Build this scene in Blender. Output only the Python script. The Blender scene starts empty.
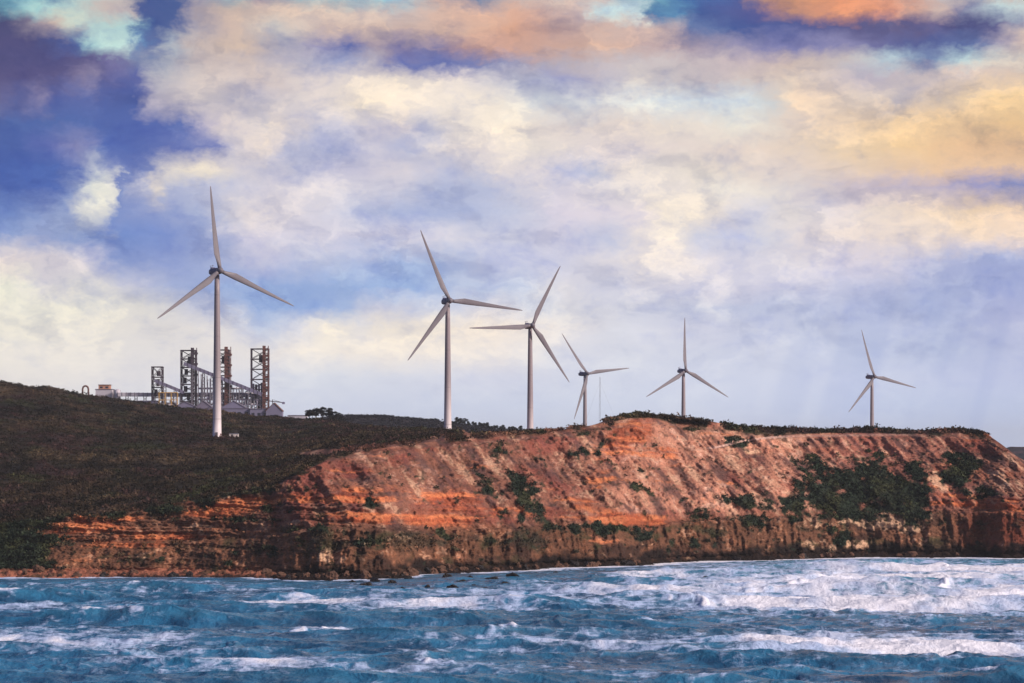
import bpy, math, random
import numpy as np
from mathutils import Vector, Matrix
D = bpy.data
C = bpy.context.scene.collection
sc = bpy.context.scene
F = 2904.0      # focal length in picture widths/1024, horizon row 450, eye 40 m above the sea
EYE = 40.0
HY = 450.0

# ------------------------------------------------------------------ camera
cam = D.objects.new('camera', D.cameras.new('camera'))
C.objects.link(cam)
cam.location = (0, 0, EYE)
cam.rotation_euler = (math.radians(90), 0, 0)
cam.data.sensor_width = 36.0
cam.data.lens = 36.0 * F / 1024.0
cam.data.shift_y = (HY - 341.5) / 1024.0
cam.data.clip_start = 1.0
cam.data.clip_end = 60000.0
sc.camera = cam
sc.view_settings.view_transform = 'Standard'
sc.view_settings.look = 'None'
sc.view_settings.gamma = 1.0
sc.view_settings.use_curve_mapping = False
sc.view_settings.exposure = 0.0
sc.cycles.volume_bounces = 0
sc.cycles.max_bounces = 5

SUN_EL, SUN_AZ = 27.0, 118.0     # azimuth clockwise from +Y (view direction): behind the eye, to the right
sl = D.lights.new('sun', 'SUN'); sl.energy = 4.5; sl.angle = math.radians(3.0); sl.color = (1.0, 0.86, 0.76)
so = D.objects.new('sun', sl); C.objects.link(so)
_d = Vector((math.sin(math.radians(SUN_AZ)) * math.cos(math.radians(SUN_EL)),
             math.cos(math.radians(SUN_AZ)) * math.cos(math.radians(SUN_EL)), math.sin(math.radians(SUN_EL))))
so.rotation_euler = _d.to_track_quat('Z', 'Y').to_euler()


def lin(c):
    return tuple(((x / 255.0) / 12.92 if x / 255.0 <= 0.04045 else ((x / 255.0 + 0.055) / 1.055) ** 2.4) for x in c)


class NG:
    """small node-graph helper"""
    def __init__(s, nt):
        s.nt = nt; nt.nodes.clear()
    def n(s, t, **kw):
        nd = s.nt.nodes.new(t)
        for k, v in kw.items(): setattr(nd, k, v)
        return nd
    def put(s, sock, v):
        if hasattr(v, 'is_output') or isinstance(v, bpy.types.NodeSocket): s.nt.links.new(v, sock)
        elif v is not None: sock.default_value = v
    def m(s, op, a, b=None, c=None, clamp=False):
        nd = s.n('ShaderNodeMath', operation=op, use_clamp=clamp)
        for i, v in enumerate((a, b, c)):
            if v is not None: s.put(nd.inputs[i], v)
        return nd.outputs[0]
    def mr(s, v, a, b, c=0.0, d=1.0, smooth=True):
        nd = s.n('ShaderNodeMapRange', interpolation_type='SMOOTHSTEP' if smooth else 'LINEAR')
        s.put(nd.inputs[0], v)
        for i, k in enumerate((a, b, c, d)): s.put(nd.inputs[i + 1], k)
        return nd.outputs[0]
    def mix(s, f, a, b, blend='MIX'):
        nd = s.n('ShaderNodeMix', data_type='RGBA', blend_type=blend)
        nd.clamp_factor = True
        s.put(nd.inputs[0], f)
        for i, v in ((6, a), (7, b)):
            if isinstance(v, tuple) and len(v) == 3: v = (*v, 1.0)
            s.put(nd.inputs[i], v)
        return nd.outputs[2]
    def noise(s, vec, scale, detail=4, rough=0.55, dist=0.0, dim='3D', color=False):
        nd = s.n('ShaderNodeTexNoise', noise_dimensions=dim)
        s.put(nd.inputs['Vector'], vec); nd.inputs['Scale'].default_value = scale
        nd.inputs['Detail'].default_value = detail; nd.inputs['Roughness'].default_value = rough
        nd.inputs['Distortion'].default_value = dist
        return nd.outputs['Color' if color else 'Fac']
    def xyz(s, x, y, z):
        nd = s.n('ShaderNodeCombineXYZ')
        for i, v in enumerate((x, y, z)): s.put(nd.inputs[i], v)
        return nd.outputs[0]


# ------------------------------------------------------------------ sky: Nishita air under layered sunset cloud
SKY_ROWS = [
 # (row, [(column, colour) ...]); azimuth / elevation in hundredths of the picture
 (-60, [(-200,(60,90,150)),(150,(90,130,170)),(350,(180,190,200)),(600,(190,180,190)),(900,(220,160,130)),(1224,(200,170,160))]),
 (0,  [(-200,(50,80,140)),(-20,(60,110,150)),(30,(120,180,190)),(60,(60,105,160)),(85,(170,205,200)),(125,(205,190,180)),(140,(140,140,160)),(150,(62,88,150)),(185,(80,100,155)),(200,(170,160,170)),(240,(130,165,180)),(265,(140,125,150)),(310,(150,180,190)),(400,(160,205,215)),(440,(225,185,165)),(470,(110,130,165)),(520,(205,185,175)),(600,(215,190,180)),(650,(130,195,205)),(680,(60,115,175)),(740,(80,100,165)),(758,(215,155,110)),(800,(240,160,110)),(850,(240,150,105)),(900,(220,160,135)),(940,(195,185,185)),(1024,(190,150,135)),(1224,(180,150,140))]),
 (16, [(-200,(50,60,115)),(-10,(45,70,125)),(10,(95,150,170)),(35,(160,205,205)),(70,(190,215,205)),(110,(205,185,175)),(132,(200,185,180)),(142,(72,90,150)),(178,(68,92,150)),(192,(160,150,165)),(230,(205,180,165)),(300,(215,190,175)),(400,(215,195,185)),(440,(232,190,165)),(520,(235,180,150)),(585,(205,180,175)),(598,(200,225,225)),(640,(205,225,225)),(652,(70,120,170)),(672,(95,150,190)),(700,(66,92,155)),(760,(90,90,150)),(790,(205,145,120)),(850,(240,155,110)),(890,(225,150,120)),(935,(215,185,170)),(960,(130,130,165)),(1000,(185,205,210)),(1224,(190,170,160))]),
 (32, [(-200,(66,60,105)),(10,(72,72,120)),(38,(165,150,160)),(60,(200,175,165)),(90,(190,215,205)),(130,(185,220,210)),(140,(100,135,170)),(152,(62,88,150)),(180,(80,100,155)),(196,(175,165,175)),(230,(220,190,170)),(280,(190,185,185)),(330,(205,180,170)),(400,(215,185,170)),(460,(228,185,160)),(515,(232,170,135)),(560,(190,155,150)),(600,(205,175,165)),(660,(210,180,170)),(690,(110,130,175)),(740,(66,90,155)),(800,(84,92,150)),(850,(96,92,140)),(900,(100,92,135)),(935,(105,95,140)),(960,(66,70,125)),(990,(90,90,140)),(1010,(150,150,175)),(1024,(205,190,180)),(1224,(205,185,170))]),
 (50, [(-200,(66,58,105)),(40,(78,74,125)),(70,(84,100,160)),(82,(80,110,170)),(95,(160,200,205)),(125,(190,220,215)),(138,(100,140,185)),(155,(90,110,165)),(172,(190,195,195)),(200,(210,190,180)),(240,(225,195,170)),(280,(175,170,185)),(310,(150,145,180)),(345,(92,105,170)),(370,(175,155,165)),(400,(135,125,165)),(440,(110,112,165)),(475,(185,145,140)),(512,(215,165,145)),(600,(215,175,155)),(660,(205,175,170)),(720,(160,150,175)),(780,(130,130,180)),(830,(145,140,180)),(880,(110,110,160)),(920,(84,94,150)),(970,(90,110,165)),(990,(170,160,180)),(1024,(225,195,175)),(1224,(225,195,170))]),
 (66, [(-200,(66,60,110)),(50,(74,72,125)),(90,(96,88,140)),(120,(110,105,155)),(140,(130,140,175)),(165,(185,185,190)),(205,(215,195,185)),(256,(215,195,185)),(300,(185,180,195)),(345,(160,165,200)),(375,(190,180,190)),(400,(110,120,180)),(450,(98,110,175)),(490,(130,135,180)),(540,(175,165,180)),(600,(205,190,190)),(660,(215,200,195)),(740,(205,185,185)),(790,(215,190,175)),(840,(205,190,185)),(890,(190,210,215)),(925,(110,130,175)),(965,(185,210,215)),(1000,(215,205,195)),(1224,(225,200,175))]),
 (82, [(-200,(74,66,115)),(60,(84,78,130)),(95,(150,138,170)),(112,(98,98,155)),(140,(90,100,165)),(160,(190,185,190)),(205,(235,215,200)),(260,(225,205,195)),(330,(235,220,210)),(400,(238,222,205)),(470,(235,222,215)),(515,(190,190,205)),(560,(165,165,200)),(590,(185,180,200)),(640,(215,205,200)),(720,(205,190,190)),(790,(240,215,190)),(830,(205,190,190)),(860,(185,175,190)),(900,(205,190,190)),(960,(220,200,190)),(1024,(235,205,175)),(1224,(240,205,165))]),
 (104,[(-200,(80,90,145)),(0,(110,104,150)),(25,(80,88,150)),(45,(128,122,165)),(58,(78,90,158)),(75,(84,98,165)),(135,(74,96,165)),(150,(190,180,195)),(200,(228,212,202)),(260,(210,200,205)),(310,(235,220,210)),(370,(250,232,208)),(430,(245,230,215)),(490,(242,228,212)),(540,(230,230,225)),(600,(228,225,220)),(660,(225,230,228)),(740,(222,230,228)),(768,(215,215,210)),(800,(245,215,185)),(850,(225,205,190)),(900,(210,195,190)),(940,(240,210,175)),(1000,(248,210,155)),(1224,(245,205,150))]),
 (128,[(-200,(64,90,155)),(60,(70,98,168)),(130,(76,100,172)),(185,(84,105,175)),(200,(170,165,195)),(235,(225,210,205)),(262,(215,205,205)),(276,(235,218,205)),(320,(190,190,212)),(360,(205,200,215)),(400,(230,215,210)),(425,(195,195,215)),(450,(238,225,215)),(500,(245,230,210)),(560,(242,225,210)),(620,(238,220,205)),(700,(242,228,210)),(745,(245,235,215)),(790,(238,215,195)),(850,(242,210,175)),(900,(245,208,160)),(960,(248,205,150)),(1000,(245,200,140)),(1224,(245,195,135))]),
 (150,[(-200,(54,86,160)),(25,(70,98,170)),(45,(92,108,178)),(85,(128,130,180)),(110,(80,108,182)),(160,(92,112,180)),(220,(120,130,190)),(235,(205,198,210)),(262,(240,222,208)),(290,(175,178,208)),(345,(170,175,208)),(372,(215,208,218)),(410,(185,188,215)),(440,(225,215,215)),(480,(240,225,215)),(530,(242,228,212)),(600,(235,220,215)),(680,(240,222,208)),(760,(242,220,200)),(830,(244,215,180)),(900,(245,205,150)),(960,(242,195,145)),(1224,(240,190,140))]),
 (172,[(-200,(52,84,160)),(60,(64,96,175)),(80,(90,112,182)),(100,(190,195,208)),(118,(120,135,190)),(130,(90,112,182)),(150,(120,135,190)),(170,(225,215,205)),(205,(248,232,205)),(240,(225,215,215)),(300,(180,182,210)),(350,(205,200,218)),(400,(225,215,218)),(450,(190,192,215)),(500,(235,222,215)),(545,(225,215,218)),(565,(175,180,215)),(600,(185,190,215)),(615,(232,220,215)),(700,(245,230,210)),(780,(240,220,205)),(850,(240,212,185)),(930,(240,200,160)),(1224,(240,190,140))]),
 (190,[(-200,(56,88,165)),(60,(68,100,180)),(82,(140,155,198)),(96,(215,218,214)),(104,(228,226,214)),(118,(225,222,215)),(122,(115,135,195)),(145,(190,190,210)),(158,(240,225,205)),(170,(180,185,212)),(220,(205,205,222)),(270,(230,220,222)),(330,(222,215,222)),(400,(220,215,225)),(430,(192,198,222)),(490,(190,195,220)),(520,(225,218,222)),(560,(220,212,222)),(610,(232,222,220)),(690,(242,228,215)),(720,(252,240,220)),(790,(235,222,212)),(850,(205,190,200)),(930,(205,188,200)),(975,(165,160,200)),(1010,(150,155,200)),(1224,(150,155,200))]),
 (214,[(-200,(88,118,188)),(15,(100,128,192)),(45,(130,150,202)),(70,(150,165,205)),(82,(215,214,212)),(108,(235,230,215)),(120,(130,150,205)),(160,(145,160,208)),(200,(172,182,215)),(250,(230,218,215)),(300,(222,214,222)),(350,(195,198,222)),(400,(180,190,222)),(460,(180,190,222)),(520,(205,208,226)),(560,(225,215,225)),(640,(235,222,222)),(660,(252,236,215)),(720,(248,232,215)),(750,(225,220,225)),(790,(240,228,218)),(830,(225,215,220)),(870,(240,222,208)),(940,(245,218,190)),(970,(248,215,175)),(1010,(245,212,180)),(1224,(240,210,185))]),
 (238,[(-200,(150,165,208)),(15,(130,152,205)),(50,(150,165,208)),(80,(140,160,205)),(120,(115,145,208)),(170,(120,145,208)),(210,(160,172,212)),(250,(215,208,222)),(300,(215,210,225)),(400,(220,215,228)),(450,(225,220,228)),(500,(215,214,228)),(560,(222,216,228)),(610,(205,208,228)),(640,(240,228,222)),(670,(250,236,220)),(700,(215,215,228)),(740,(205,208,232)),(760,(225,222,228)),(800,(240,226,220)),(870,(240,222,212)),(930,(240,220,205)),(1000,(245,218,195)),(1224,(240,212,195))]),
 (262,[(-200,(225,215,215)),(10,(228,215,212)),(60,(222,212,215)),(90,(215,208,218)),(120,(135,155,208)),(170,(140,158,210)),(220,(165,178,215)),(260,(205,204,225)),(330,(185,195,225)),(400,(160,182,225)),(440,(165,186,225)),(480,(205,208,228)),(560,(215,214,230)),(640,(245,232,222)),(680,(240,228,224)),(740,(225,220,230)),(800,(230,222,226)),(840,(205,200,222)),(880,(220,212,224)),(940,(185,190,222)),(980,(170,180,220)),(1224,(170,180,220))]),
 (288,[(-200,(240,232,215)),(20,(232,230,212)),(45,(222,216,218)),(90,(230,224,215)),(130,(205,205,220)),(170,(170,182,218)),(230,(140,165,215)),(290,(145,172,220)),(350,(155,182,225)),(410,(150,178,225)),(460,(178,192,225)),(520,(195,205,230)),(560,(232,226,226)),(600,(222,220,230)),(680,(228,222,230)),(760,(220,216,230)),(850,(195,198,226)),(930,(165,176,216)),(1000,(172,182,222)),(1224,(180,186,222))]),
 (308,[(-200,(238,232,215)),(30,(232,228,214)),(90,(238,232,216)),(150,(232,226,215)),(200,(205,206,220)),(250,(140,168,220)),(310,(145,175,224)),(350,(175,195,228)),(375,(215,214,226)),(440,(205,210,228)),(490,(225,220,226)),(530,(212,216,230)),(570,(232,228,228)),(640,(222,222,232)),(760,(205,210,230)),(850,(188,195,226)),(930,(165,178,218)),(1024,(188,192,226)),(1224,(190,194,226))]),
 (328,[(-200,(235,230,215)),(40,(235,229,215)),(140,(238,230,218)),(230,(235,228,222)),(265,(185,198,226)),(300,(215,215,226)),(330,(250,238,218)),(365,(230,224,220)),(380,(250,236,215)),(440,(248,234,216)),(510,(250,234,218)),(560,(238,230,226)),(620,(225,225,232)),(700,(218,218,232)),(800,(205,210,230)),(900,(190,198,228)),(940,(178,188,222)),(1024,(192,196,226)),(1224,(192,196,226))]),
 (352,[(-200,(235,228,215)),(60,(235,228,218)),(150,(232,226,220)),(250,(238,230,222)),(320,(244,234,222)),(400,(246,234,220)),(500,(240,230,222)),(560,(222,222,230)),(640,(220,222,232)),(760,(208,212,230)),(860,(198,206,230)),(940,(184,194,224)),(1024,(194,200,228)),(1224,(194,200,228))]),
 (378,[(-200,(232,224,215)),(60,(230,224,218)),(150,(226,222,222)),(240,(220,220,226)),(300,(214,218,228)),(400,(210,214,228)),(500,(214,216,230)),(600,(216,220,232)),(760,(206,212,232)),(900,(196,204,230)),(1024,(190,198,228)),(1224,(190,198,228))]),
 (405,[(-200,(226,220,216)),(60,(224,220,220)),(150,(214,216,224)),(240,(204,210,226)),(400,(200,208,228)),(600,(206,214,232)),(760,(202,210,232)),(900,(190,202,230)),(1024,(184,196,226)),(1224,(184,196,226))]),
 (450,[(-200,(214,212,220)),(150,(204,210,226)),(400,(196,206,228)),(700,(198,208,232)),(900,(186,200,230)),(1024,(180,194,224)),(1224,(180,194,224))]),
]


def build_world():
    w = D.worlds.new('World'); sc.world = w; w.use_nodes = True
    g = NG(w.node_tree)
    sky = g.n('ShaderNodeTexSky', sky_type='NISHITA', sun_disc=False)
    sky.sun_elevation = math.radians(SUN_EL); sky.sun_rotation = math.radians(SUN_AZ)
    sky.dust_density = 2.0
    tc = g.n('ShaderNodeTexCoord').outputs['Generated']
    sp = g.n('ShaderNodeSeparateXYZ'); g.put(sp.inputs[0], tc)
    x, y, z = sp.outputs
    az = g.m('ARCTAN2', x, y)
    el = g.m('ARCSINE', z)
    U = g.m('MULTIPLY_ADD', az, F / 100.0, 5.12)
    V = g.m('MULTIPLY_ADD', el, -F / 100.0, HY / 100.0)
    uv = g.xyz(U, g.m('MULTIPLY', V, 1.5), 0.0)
    n1 = g.noise(uv, 0.9, 3, 0.5, 0.0, color=True)
    n2 = g.noise(uv, 3.2, 8, 0.62, 0.3, color=True)
    s1 = g.n('ShaderNodeSeparateColor'); g.put(s1.inputs[0], n1)
    s2 = g.n('ShaderNodeSeparateColor'); g.put(s2.inputs[0], n2)
    n5 = g.noise(uv, 9.0, 5, 0.6, color=True)
    s5 = g.n('ShaderNodeSeparateColor'); g.put(s5.inputs[0], n5)
    # warp calms towards the horizon, where the rain haze is smooth
    calm = g.mr(V, 2.9, 4.2, 1.0, 0.25)
    def warp(a, base, k1, k2, i):
        t = g.m('MULTIPLY', g.m('SUBTRACT', s1.outputs[i], 0.5), k1)
        t = g.m('ADD', t, g.m('MULTIPLY', g.m('SUBTRACT', s2.outputs[i], 0.5), k2))
        t = g.m('ADD', t, g.m('MULTIPLY', g.m('SUBTRACT', s5.outputs[i], 0.5), k2 * 0.38))
        return g.m('MULTIPLY_ADD', t, calm, base)
    Uw = warp(None, U, 0.06, 0.52, 0)
    Vw = warp(None, V, 0.03, 0.30, 1)
    fac = g.m('DIVIDE', g.m('ADD', Uw, 2.0), 14.24)
    col = None
    for i, (row, stops) in enumerate(SKY_ROWS):
        r = g.n('ShaderNodeValToRGB'); cr = r.color_ramp; cr.interpolation = 'LINEAR'
        while len(cr.elements) < len(stops): cr.elements.new(0.5)
        for e, (px, c) in zip(cr.elements, stops):
            e.position = 0.0
        for k, (px, c) in enumerate(stops):
            cr.elements[k].position = 1.0 if k == len(stops) - 1 else 0.0
        for k in range(len(stops) - 1, -1, -1):
            cr.elements[k].position = (stops[k][0] + 200) / 1424.0
            cr.elements[k].color = (*lin(stops[k][1]), 1)
        g.put(r.inputs[0], fac)
        if col is None: col = r.outputs[0]
        else:
            pr = SKY_ROWS[i - 1][0]
            f = g.mr(Vw, pr / 100.0, row / 100.0, smooth=False)
            col = g.mix(f, col, r.outputs[0])
    # billow relief: light and shaded lobes within each bank of cloud
    n3 = g.noise(uv, 1.7, 7, 0.58, 0.6)
    n4 = g.noise(uv, 6.0, 6, 0.6, 0.4)
    rel = g.m('ADD', g.m('MULTIPLY', g.m('SUBTRACT', n3, 0.5), 0.85), g.m('MULTIPLY', g.m('SUBTRACT', n4, 0.5), 0.45))
    rel = g.m('MULTIPLY', rel, calm)
    shade = g.mix(g.mr(rel, 0.04, -0.26, 0.0, 0.7), col, g.mix(1.0, col, (0.66, 0.72, 0.93), 'MULTIPLY'))
    shade = g.mix(g.mr(rel, 0.05, 0.28, 0.0, 0.6), shade, g.mix(1.0, shade, (1.10, 1.10, 1.10), 'MULTIPLY'))
    # cumulus modelling: the same height field read twice, a step apart along the light, gives lit and shaded flanks
    def height(du, dv):
        p2 = g.xyz(g.m('ADD', Uw, 3.1 + du), g.m('MULTIPLY', g.m('ADD', V, dv), 1.55), 1.7)
        return g.noise(p2, 0.85, 7, 0.60, 0.35)
    pf = g.noise(g.xyz(g.m('ADD', Uw, 7.7), g.m('MULTIPLY', Vw, 1.6), 2.2), 0.62, 9, 0.60, 0.15)
    pm = g.m('MULTIPLY', calm, 1.0)
    shade = g.mix(g.m('MULTIPLY', pm, g.mr(pf, 0.525, 0.475, 0.0, 0.55)), shade, g.mix(1.0, shade, (0.80, 0.83, 0.94), 'MULTIPLY'))
    shade = g.mix(g.m('MULTIPLY', pm, g.mr(g.m('ABSOLUTE', g.m('SUBTRACT', pf, 0.545)), 0.035, 0.0, 0.0, 0.8)), shade, g.mix(1.0, shade, (1.12, 1.10, 1.05), 'MULTIPLY'))
    emb = g.m('SUBTRACT', height(0, 0), height(0.16, -0.14))
    emb = g.m('MULTIPLY', emb, calm)
    shade = g.mix(g.mr(emb, 0.0, 0.13, 0.0, 0.55), shade, g.mix(1.0, shade, (1.14, 1.12, 1.08), 'MULTIPLY'))
    shade = g.mix(g.mr(emb, 0.0, -0.15, 0.0, 0.70), shade, g.mix(1.0, shade, (0.70, 0.73, 0.84), 'MULTIPLY'))
    lum = g.n('ShaderNodeRGBToBW'); g.put(lum.inputs[0], shade)
    shade = g.mix(0.09, shade, lum.outputs[0])
    # rain shafts hanging under the cloud on the right
    rn = g.noise(g.xyz(g.m('MULTIPLY_ADD', V, 0.25, U), g.m('MULTIPLY', V, 0.10), 4.0), 1.6, 3, 0.5)
    rf = g.m('MULTIPLY', g.m('MULTIPLY', g.mr(rn, 0.42, 0.60), g.mr(V, 2.5, 3.2)), g.mr(U, 6.6, 8.6))
    shade = g.mix(g.m('MULTIPLY', rf, 0.75), shade, g.mix(1.0, shade, (0.80, 0.84, 0.94), 'MULTIPLY'))
    low = g.n('ShaderNodeVectorMath', operation='SCALE'); g.put(low.inputs[0], shade); g.put(low.inputs['Scale'], g.mr(V, 3.0, 4.3, 1.05, 1.19))
    shade = low.outputs[0]
    # higher up (outside the view) thin to the open Nishita sky
    clouds = g.n('ShaderNodeVectorMath', operation='SCALE'); g.put(clouds.inputs[0], shade); clouds.inputs['Scale'].default_value = 10.0
    up = g.mr(V, -14.0, -4.0, 0.45, 0.97)
    fin = g.mix(up, sky.outputs[0], clouds.outputs[0])
    # below the horizon: sea-coloured
    fin = g.mix(g.mr(V, 4.5, 5.2), fin, (1.6, 2.4, 3.6))
    bg = g.n('ShaderNodeBackground'); g.put(bg.inputs[0], fin); bg.inputs[1].default_value = 0.1
    out = g.n('ShaderNodeOutputWorld'); g.put(out.inputs[0], bg.outputs[0])
    w.cycles.sampling_method = 'MANUAL'; w.cycles.sample_map_resolution = 512


build_world()

# ------------------------------------------------------------------ numeric noise
rs = np.random.RandomState(7)
PERM = rs.permutation(256).astype(np.int32); PERM = np.concatenate([PERM, PERM, PERM])
GR = rs.normal(size=(256, 3)).astype(np.float32); GR /= np.linalg.norm(GR, axis=1)[:, None]


def perlin(x, y, z=0.0):
    x, y, z = np.broadcast_arrays(np.asarray(x, np.float32), np.asarray(y, np.float32), np.asarray(z, np.float32))
    xi = np.floor(x); yi = np.floor(y); zi = np.floor(z)
    fx = x - xi; fy = y - yi; fz = z - zi
    X = xi.astype(np.int32) & 255; Y = yi.astype(np.int32) & 255; Z = zi.astype(np.int32) & 255
    u = fx * fx * fx * (fx * (fx * 6 - 15) + 10); v = fy * fy * fy * (fy * (fy * 6 - 15) + 10); w = fz * fz * fz * (fz * (fz * 6 - 15) + 10)
    def h(i, j, k):
        g = GR[PERM[PERM[PERM[X + i] + Y + j] + Z + k]]
        return g[..., 0] * (fx - i) + g[..., 1] * (fy - j) + g[..., 2] * (fz - k)
    a = h(0, 0, 0) * (1 - u) + h(1, 0, 0) * u
    b = h(0, 1, 0) * (1 - u) + h(1, 1, 0) * u
    c = h(0, 0, 1) * (1 - u) + h(1, 0, 1) * u
    d = h(0, 1, 1) * (1 - u) + h(1, 1, 1) * u
    return ((a * (1 - v) + b * v) * (1 - w) + (c * (1 - v) + d * v) * w) * 1.6


def fbm(x, y, z=0.0, o=4, g=0.5, ridged=False):
    s = 0; a = 1.0; t = 0; f = 1.0
    for i in range(o):
        p = perlin(x * f + 17.3 * i, y * f - 9.1 * i, np.asarray(z) * f + 5.7 * i)
        if ridged: p = 1 - 2 * np.abs(p)
        s = s + a * p; t += a; a *= g; f *= 2.03
    return s / t


def sst(a, b, x):
    t = np.clip((x - a) / (b - a), 0, 1)
    return t * t * (3 - 2 * t)


def zof(py, Y): return EYE - (py - HY) * Y / F
def pyof(z, Y): return HY - (z - EYE) * F / Y


def grid_mesh(name, X, Y, Z, mat, col=None, extra=None, kind='structure'):
    R, N = X.shape
    me = D.meshes.new(name)
    co = np.stack([X, Y, Z], -1).reshape(-1, 3).astype(np.float32)
    me.vertices.add(R * N); me.vertices.foreach_set('co', co.ravel())
    idx = np.arange(R * N, dtype=np.int32).reshape(R, N)
    q = np.stack([idx[:-1, :-1], idx[:-1, 1:], idx[1:, 1:], idx[1:, :-1]], -1).reshape(-1, 4)
    nf = len(q)
    me.loops.add(nf * 4); me.loops.foreach_set('vertex_index', q.ravel())
    me.polygons.add(nf); me.polygons.foreach_set('loop_start', np.arange(0, nf * 4, 4, dtype=np.int32))
    me.polygons.foreach_set('loop_total', np.full(nf, 4, dtype=np.int32))
    me.polygons.foreach_set('use_smooth', np.ones(nf, dtype=bool))
    me.update(calc_edges=True)
    if col is not None:
        at = me.color_attributes.new('tint', 'FLOAT_COLOR', 'POINT')
        c4 = np.ones((R * N, 4), np.float32); c4[:, :3] = col.reshape(-1, 3)
        at.data.foreach_set('color', c4.ravel())
    for k, v in (extra or {}).items():
        at = me.attributes.new(k, 'FLOAT', 'POINT'); at.data.foreach_set('value', v.reshape(-1).astype(np.float32))
    me.materials.append(mat)
    ob = D.objects.new(name, me); C.objects.link(ob)
    if kind: ob['kind'] = kind
    return ob


def tri_mesh(name, V, T, mats, tint=None, smooth=False, mi=None):
    me = D.meshes.new(name)
    V = np.asarray(V, np.float32); T = np.asarray(T, np.int32)
    me.vertices.add(len(V)); me.vertices.foreach_set('co', V.ravel())
    k = T.shape[1]
    me.loops.add(len(T) * k); me.loops.foreach_set('vertex_index', T.ravel())
    me.polygons.add(len(T)); me.polygons.foreach_set('loop_start', np.arange(0, len(T) * k, k, dtype=np.int32))
    me.polygons.foreach_set('loop_total', np.full(len(T), k, dtype=np.int32))
    if smooth: me.polygons.foreach_set('use_smooth', np.ones(len(T), dtype=bool))
    me.update(calc_edges=True)
    if tint is not None:
        at = me.color_attributes.new('tint', 'FLOAT_COLOR', 'POINT')
        c4 = np.ones((len(V), 4), np.float32); c4[:, :3] = tint
        at.data.foreach_set('color', c4.ravel())
    me.materials.append(mats)
    return me


def tag(o, label=None, cat=None, group=None, kind=None):
    if label: o['label'] = label
    if cat: o['category'] = cat
    if group: o['group'] = group
    if kind: o['kind'] = kind
    return o


# ------------------------------------------------------------------ materials
def mat(name):
    m = D.materials.new(name); m.use_nodes = True
    return m, NG(m.node_tree)


def mat_ground():
    m, g = mat('rock_and_soil')
    at = g.n('ShaderNodeAttribute', attribute_name='tint')
    geo = g.n('ShaderNodeNewGeometry').outputs['Position']
    n = g.noise(geo, 1.3, 6, 0.7)
    n2 = g.noise(geo, 0.35, 5, 0.65)
    n3 = g.noise(geo, 0.75, 7, 0.78, 0.6)
    c = g.mix(g.mr(n, 0.60, 0.36, 0, 0.6), at.outputs['Color'], g.mix(1.0, at.outputs['Color'], (0.42, 0.40, 0.44), 'MULTIPLY'))
    c = g.mix(g.mr(n2, 0.50, 0.72, 0, 0.5), c, g.mix(1.0, c, (1.45, 1.4, 1.4), 'MULTIPLY'))
    c = g.mix(g.mr(n3, 0.55, 0.70, 0, 0.7), c, g.mix(1.0, c, (1.6, 1.6, 1.65), 'MULTIPLY'))
    c = g.mix(g.mr(n3, 0.46, 0.33, 0, 0.75), c, g.mix(1.0, c, (0.33, 0.33, 0.36), 'MULTIPLY'))
    b = g.n('ShaderNodeBump'); b.inputs['Strength'].default_value = 0.9; b.inputs['Distance'].default_value = 0.8
    g.put(b.inputs['Height'], n)
    p = g.n('ShaderNodeBsdfPrincipled'); g.put(p.inputs['Base Color'], c); p.inputs['Roughness'].default_value = 0.9
    p.inputs['Specular IOR Level'].default_value = 0.15
    g.put(p.inputs['Normal'], b.outputs[0])
    o = g.n('ShaderNodeOutputMaterial'); g.put(o.inputs[0], p.outputs[0])
    return m


def mat_leaf():
    m, g = mat('scrub_leaves')
    at = g.n('ShaderNodeAttribute', attribute_name='tint')
    p = g.n('ShaderNodeBsdfPrincipled'); g.put(p.inputs['Base Color'], at.outputs['Color']); p.inputs['Roughness'].default_value = 0.85
    p.inputs['Specular IOR Level'].default_value = 0.1
    o = g.n('ShaderNodeOutputMaterial'); g.put(o.inputs[0], p.outputs[0])
    return m


def mat_paint(name, c, rough=0.5, metal=0.0, grime=0.25, scale=0.5, c2=None):
    m, g = mat(name)
    geo = g.n('ShaderNodeTexCoord').outputs['Object']
    n = g.noise(geo, scale, 5, 0.65)
    base = lin(c)
    dk = lin(c2) if c2 else tuple(v * 0.6 for v in base)
    col = g.mix(g.mr(n, 0.45, 0.75, 0, grime * 2), base, dk)
    p = g.n('ShaderNodeBsdfPrincipled'); g.put(p.inputs['Base Color'], col); p.inputs['Roughness'].default_value = rough
    p.inputs['Metallic'].default_value = metal; p.inputs['Specular IOR Level'].default_value = 0.3
    o = g.n('ShaderNodeOutputMaterial'); g.put(o.inputs[0], p.outputs[0])
    return m


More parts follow.
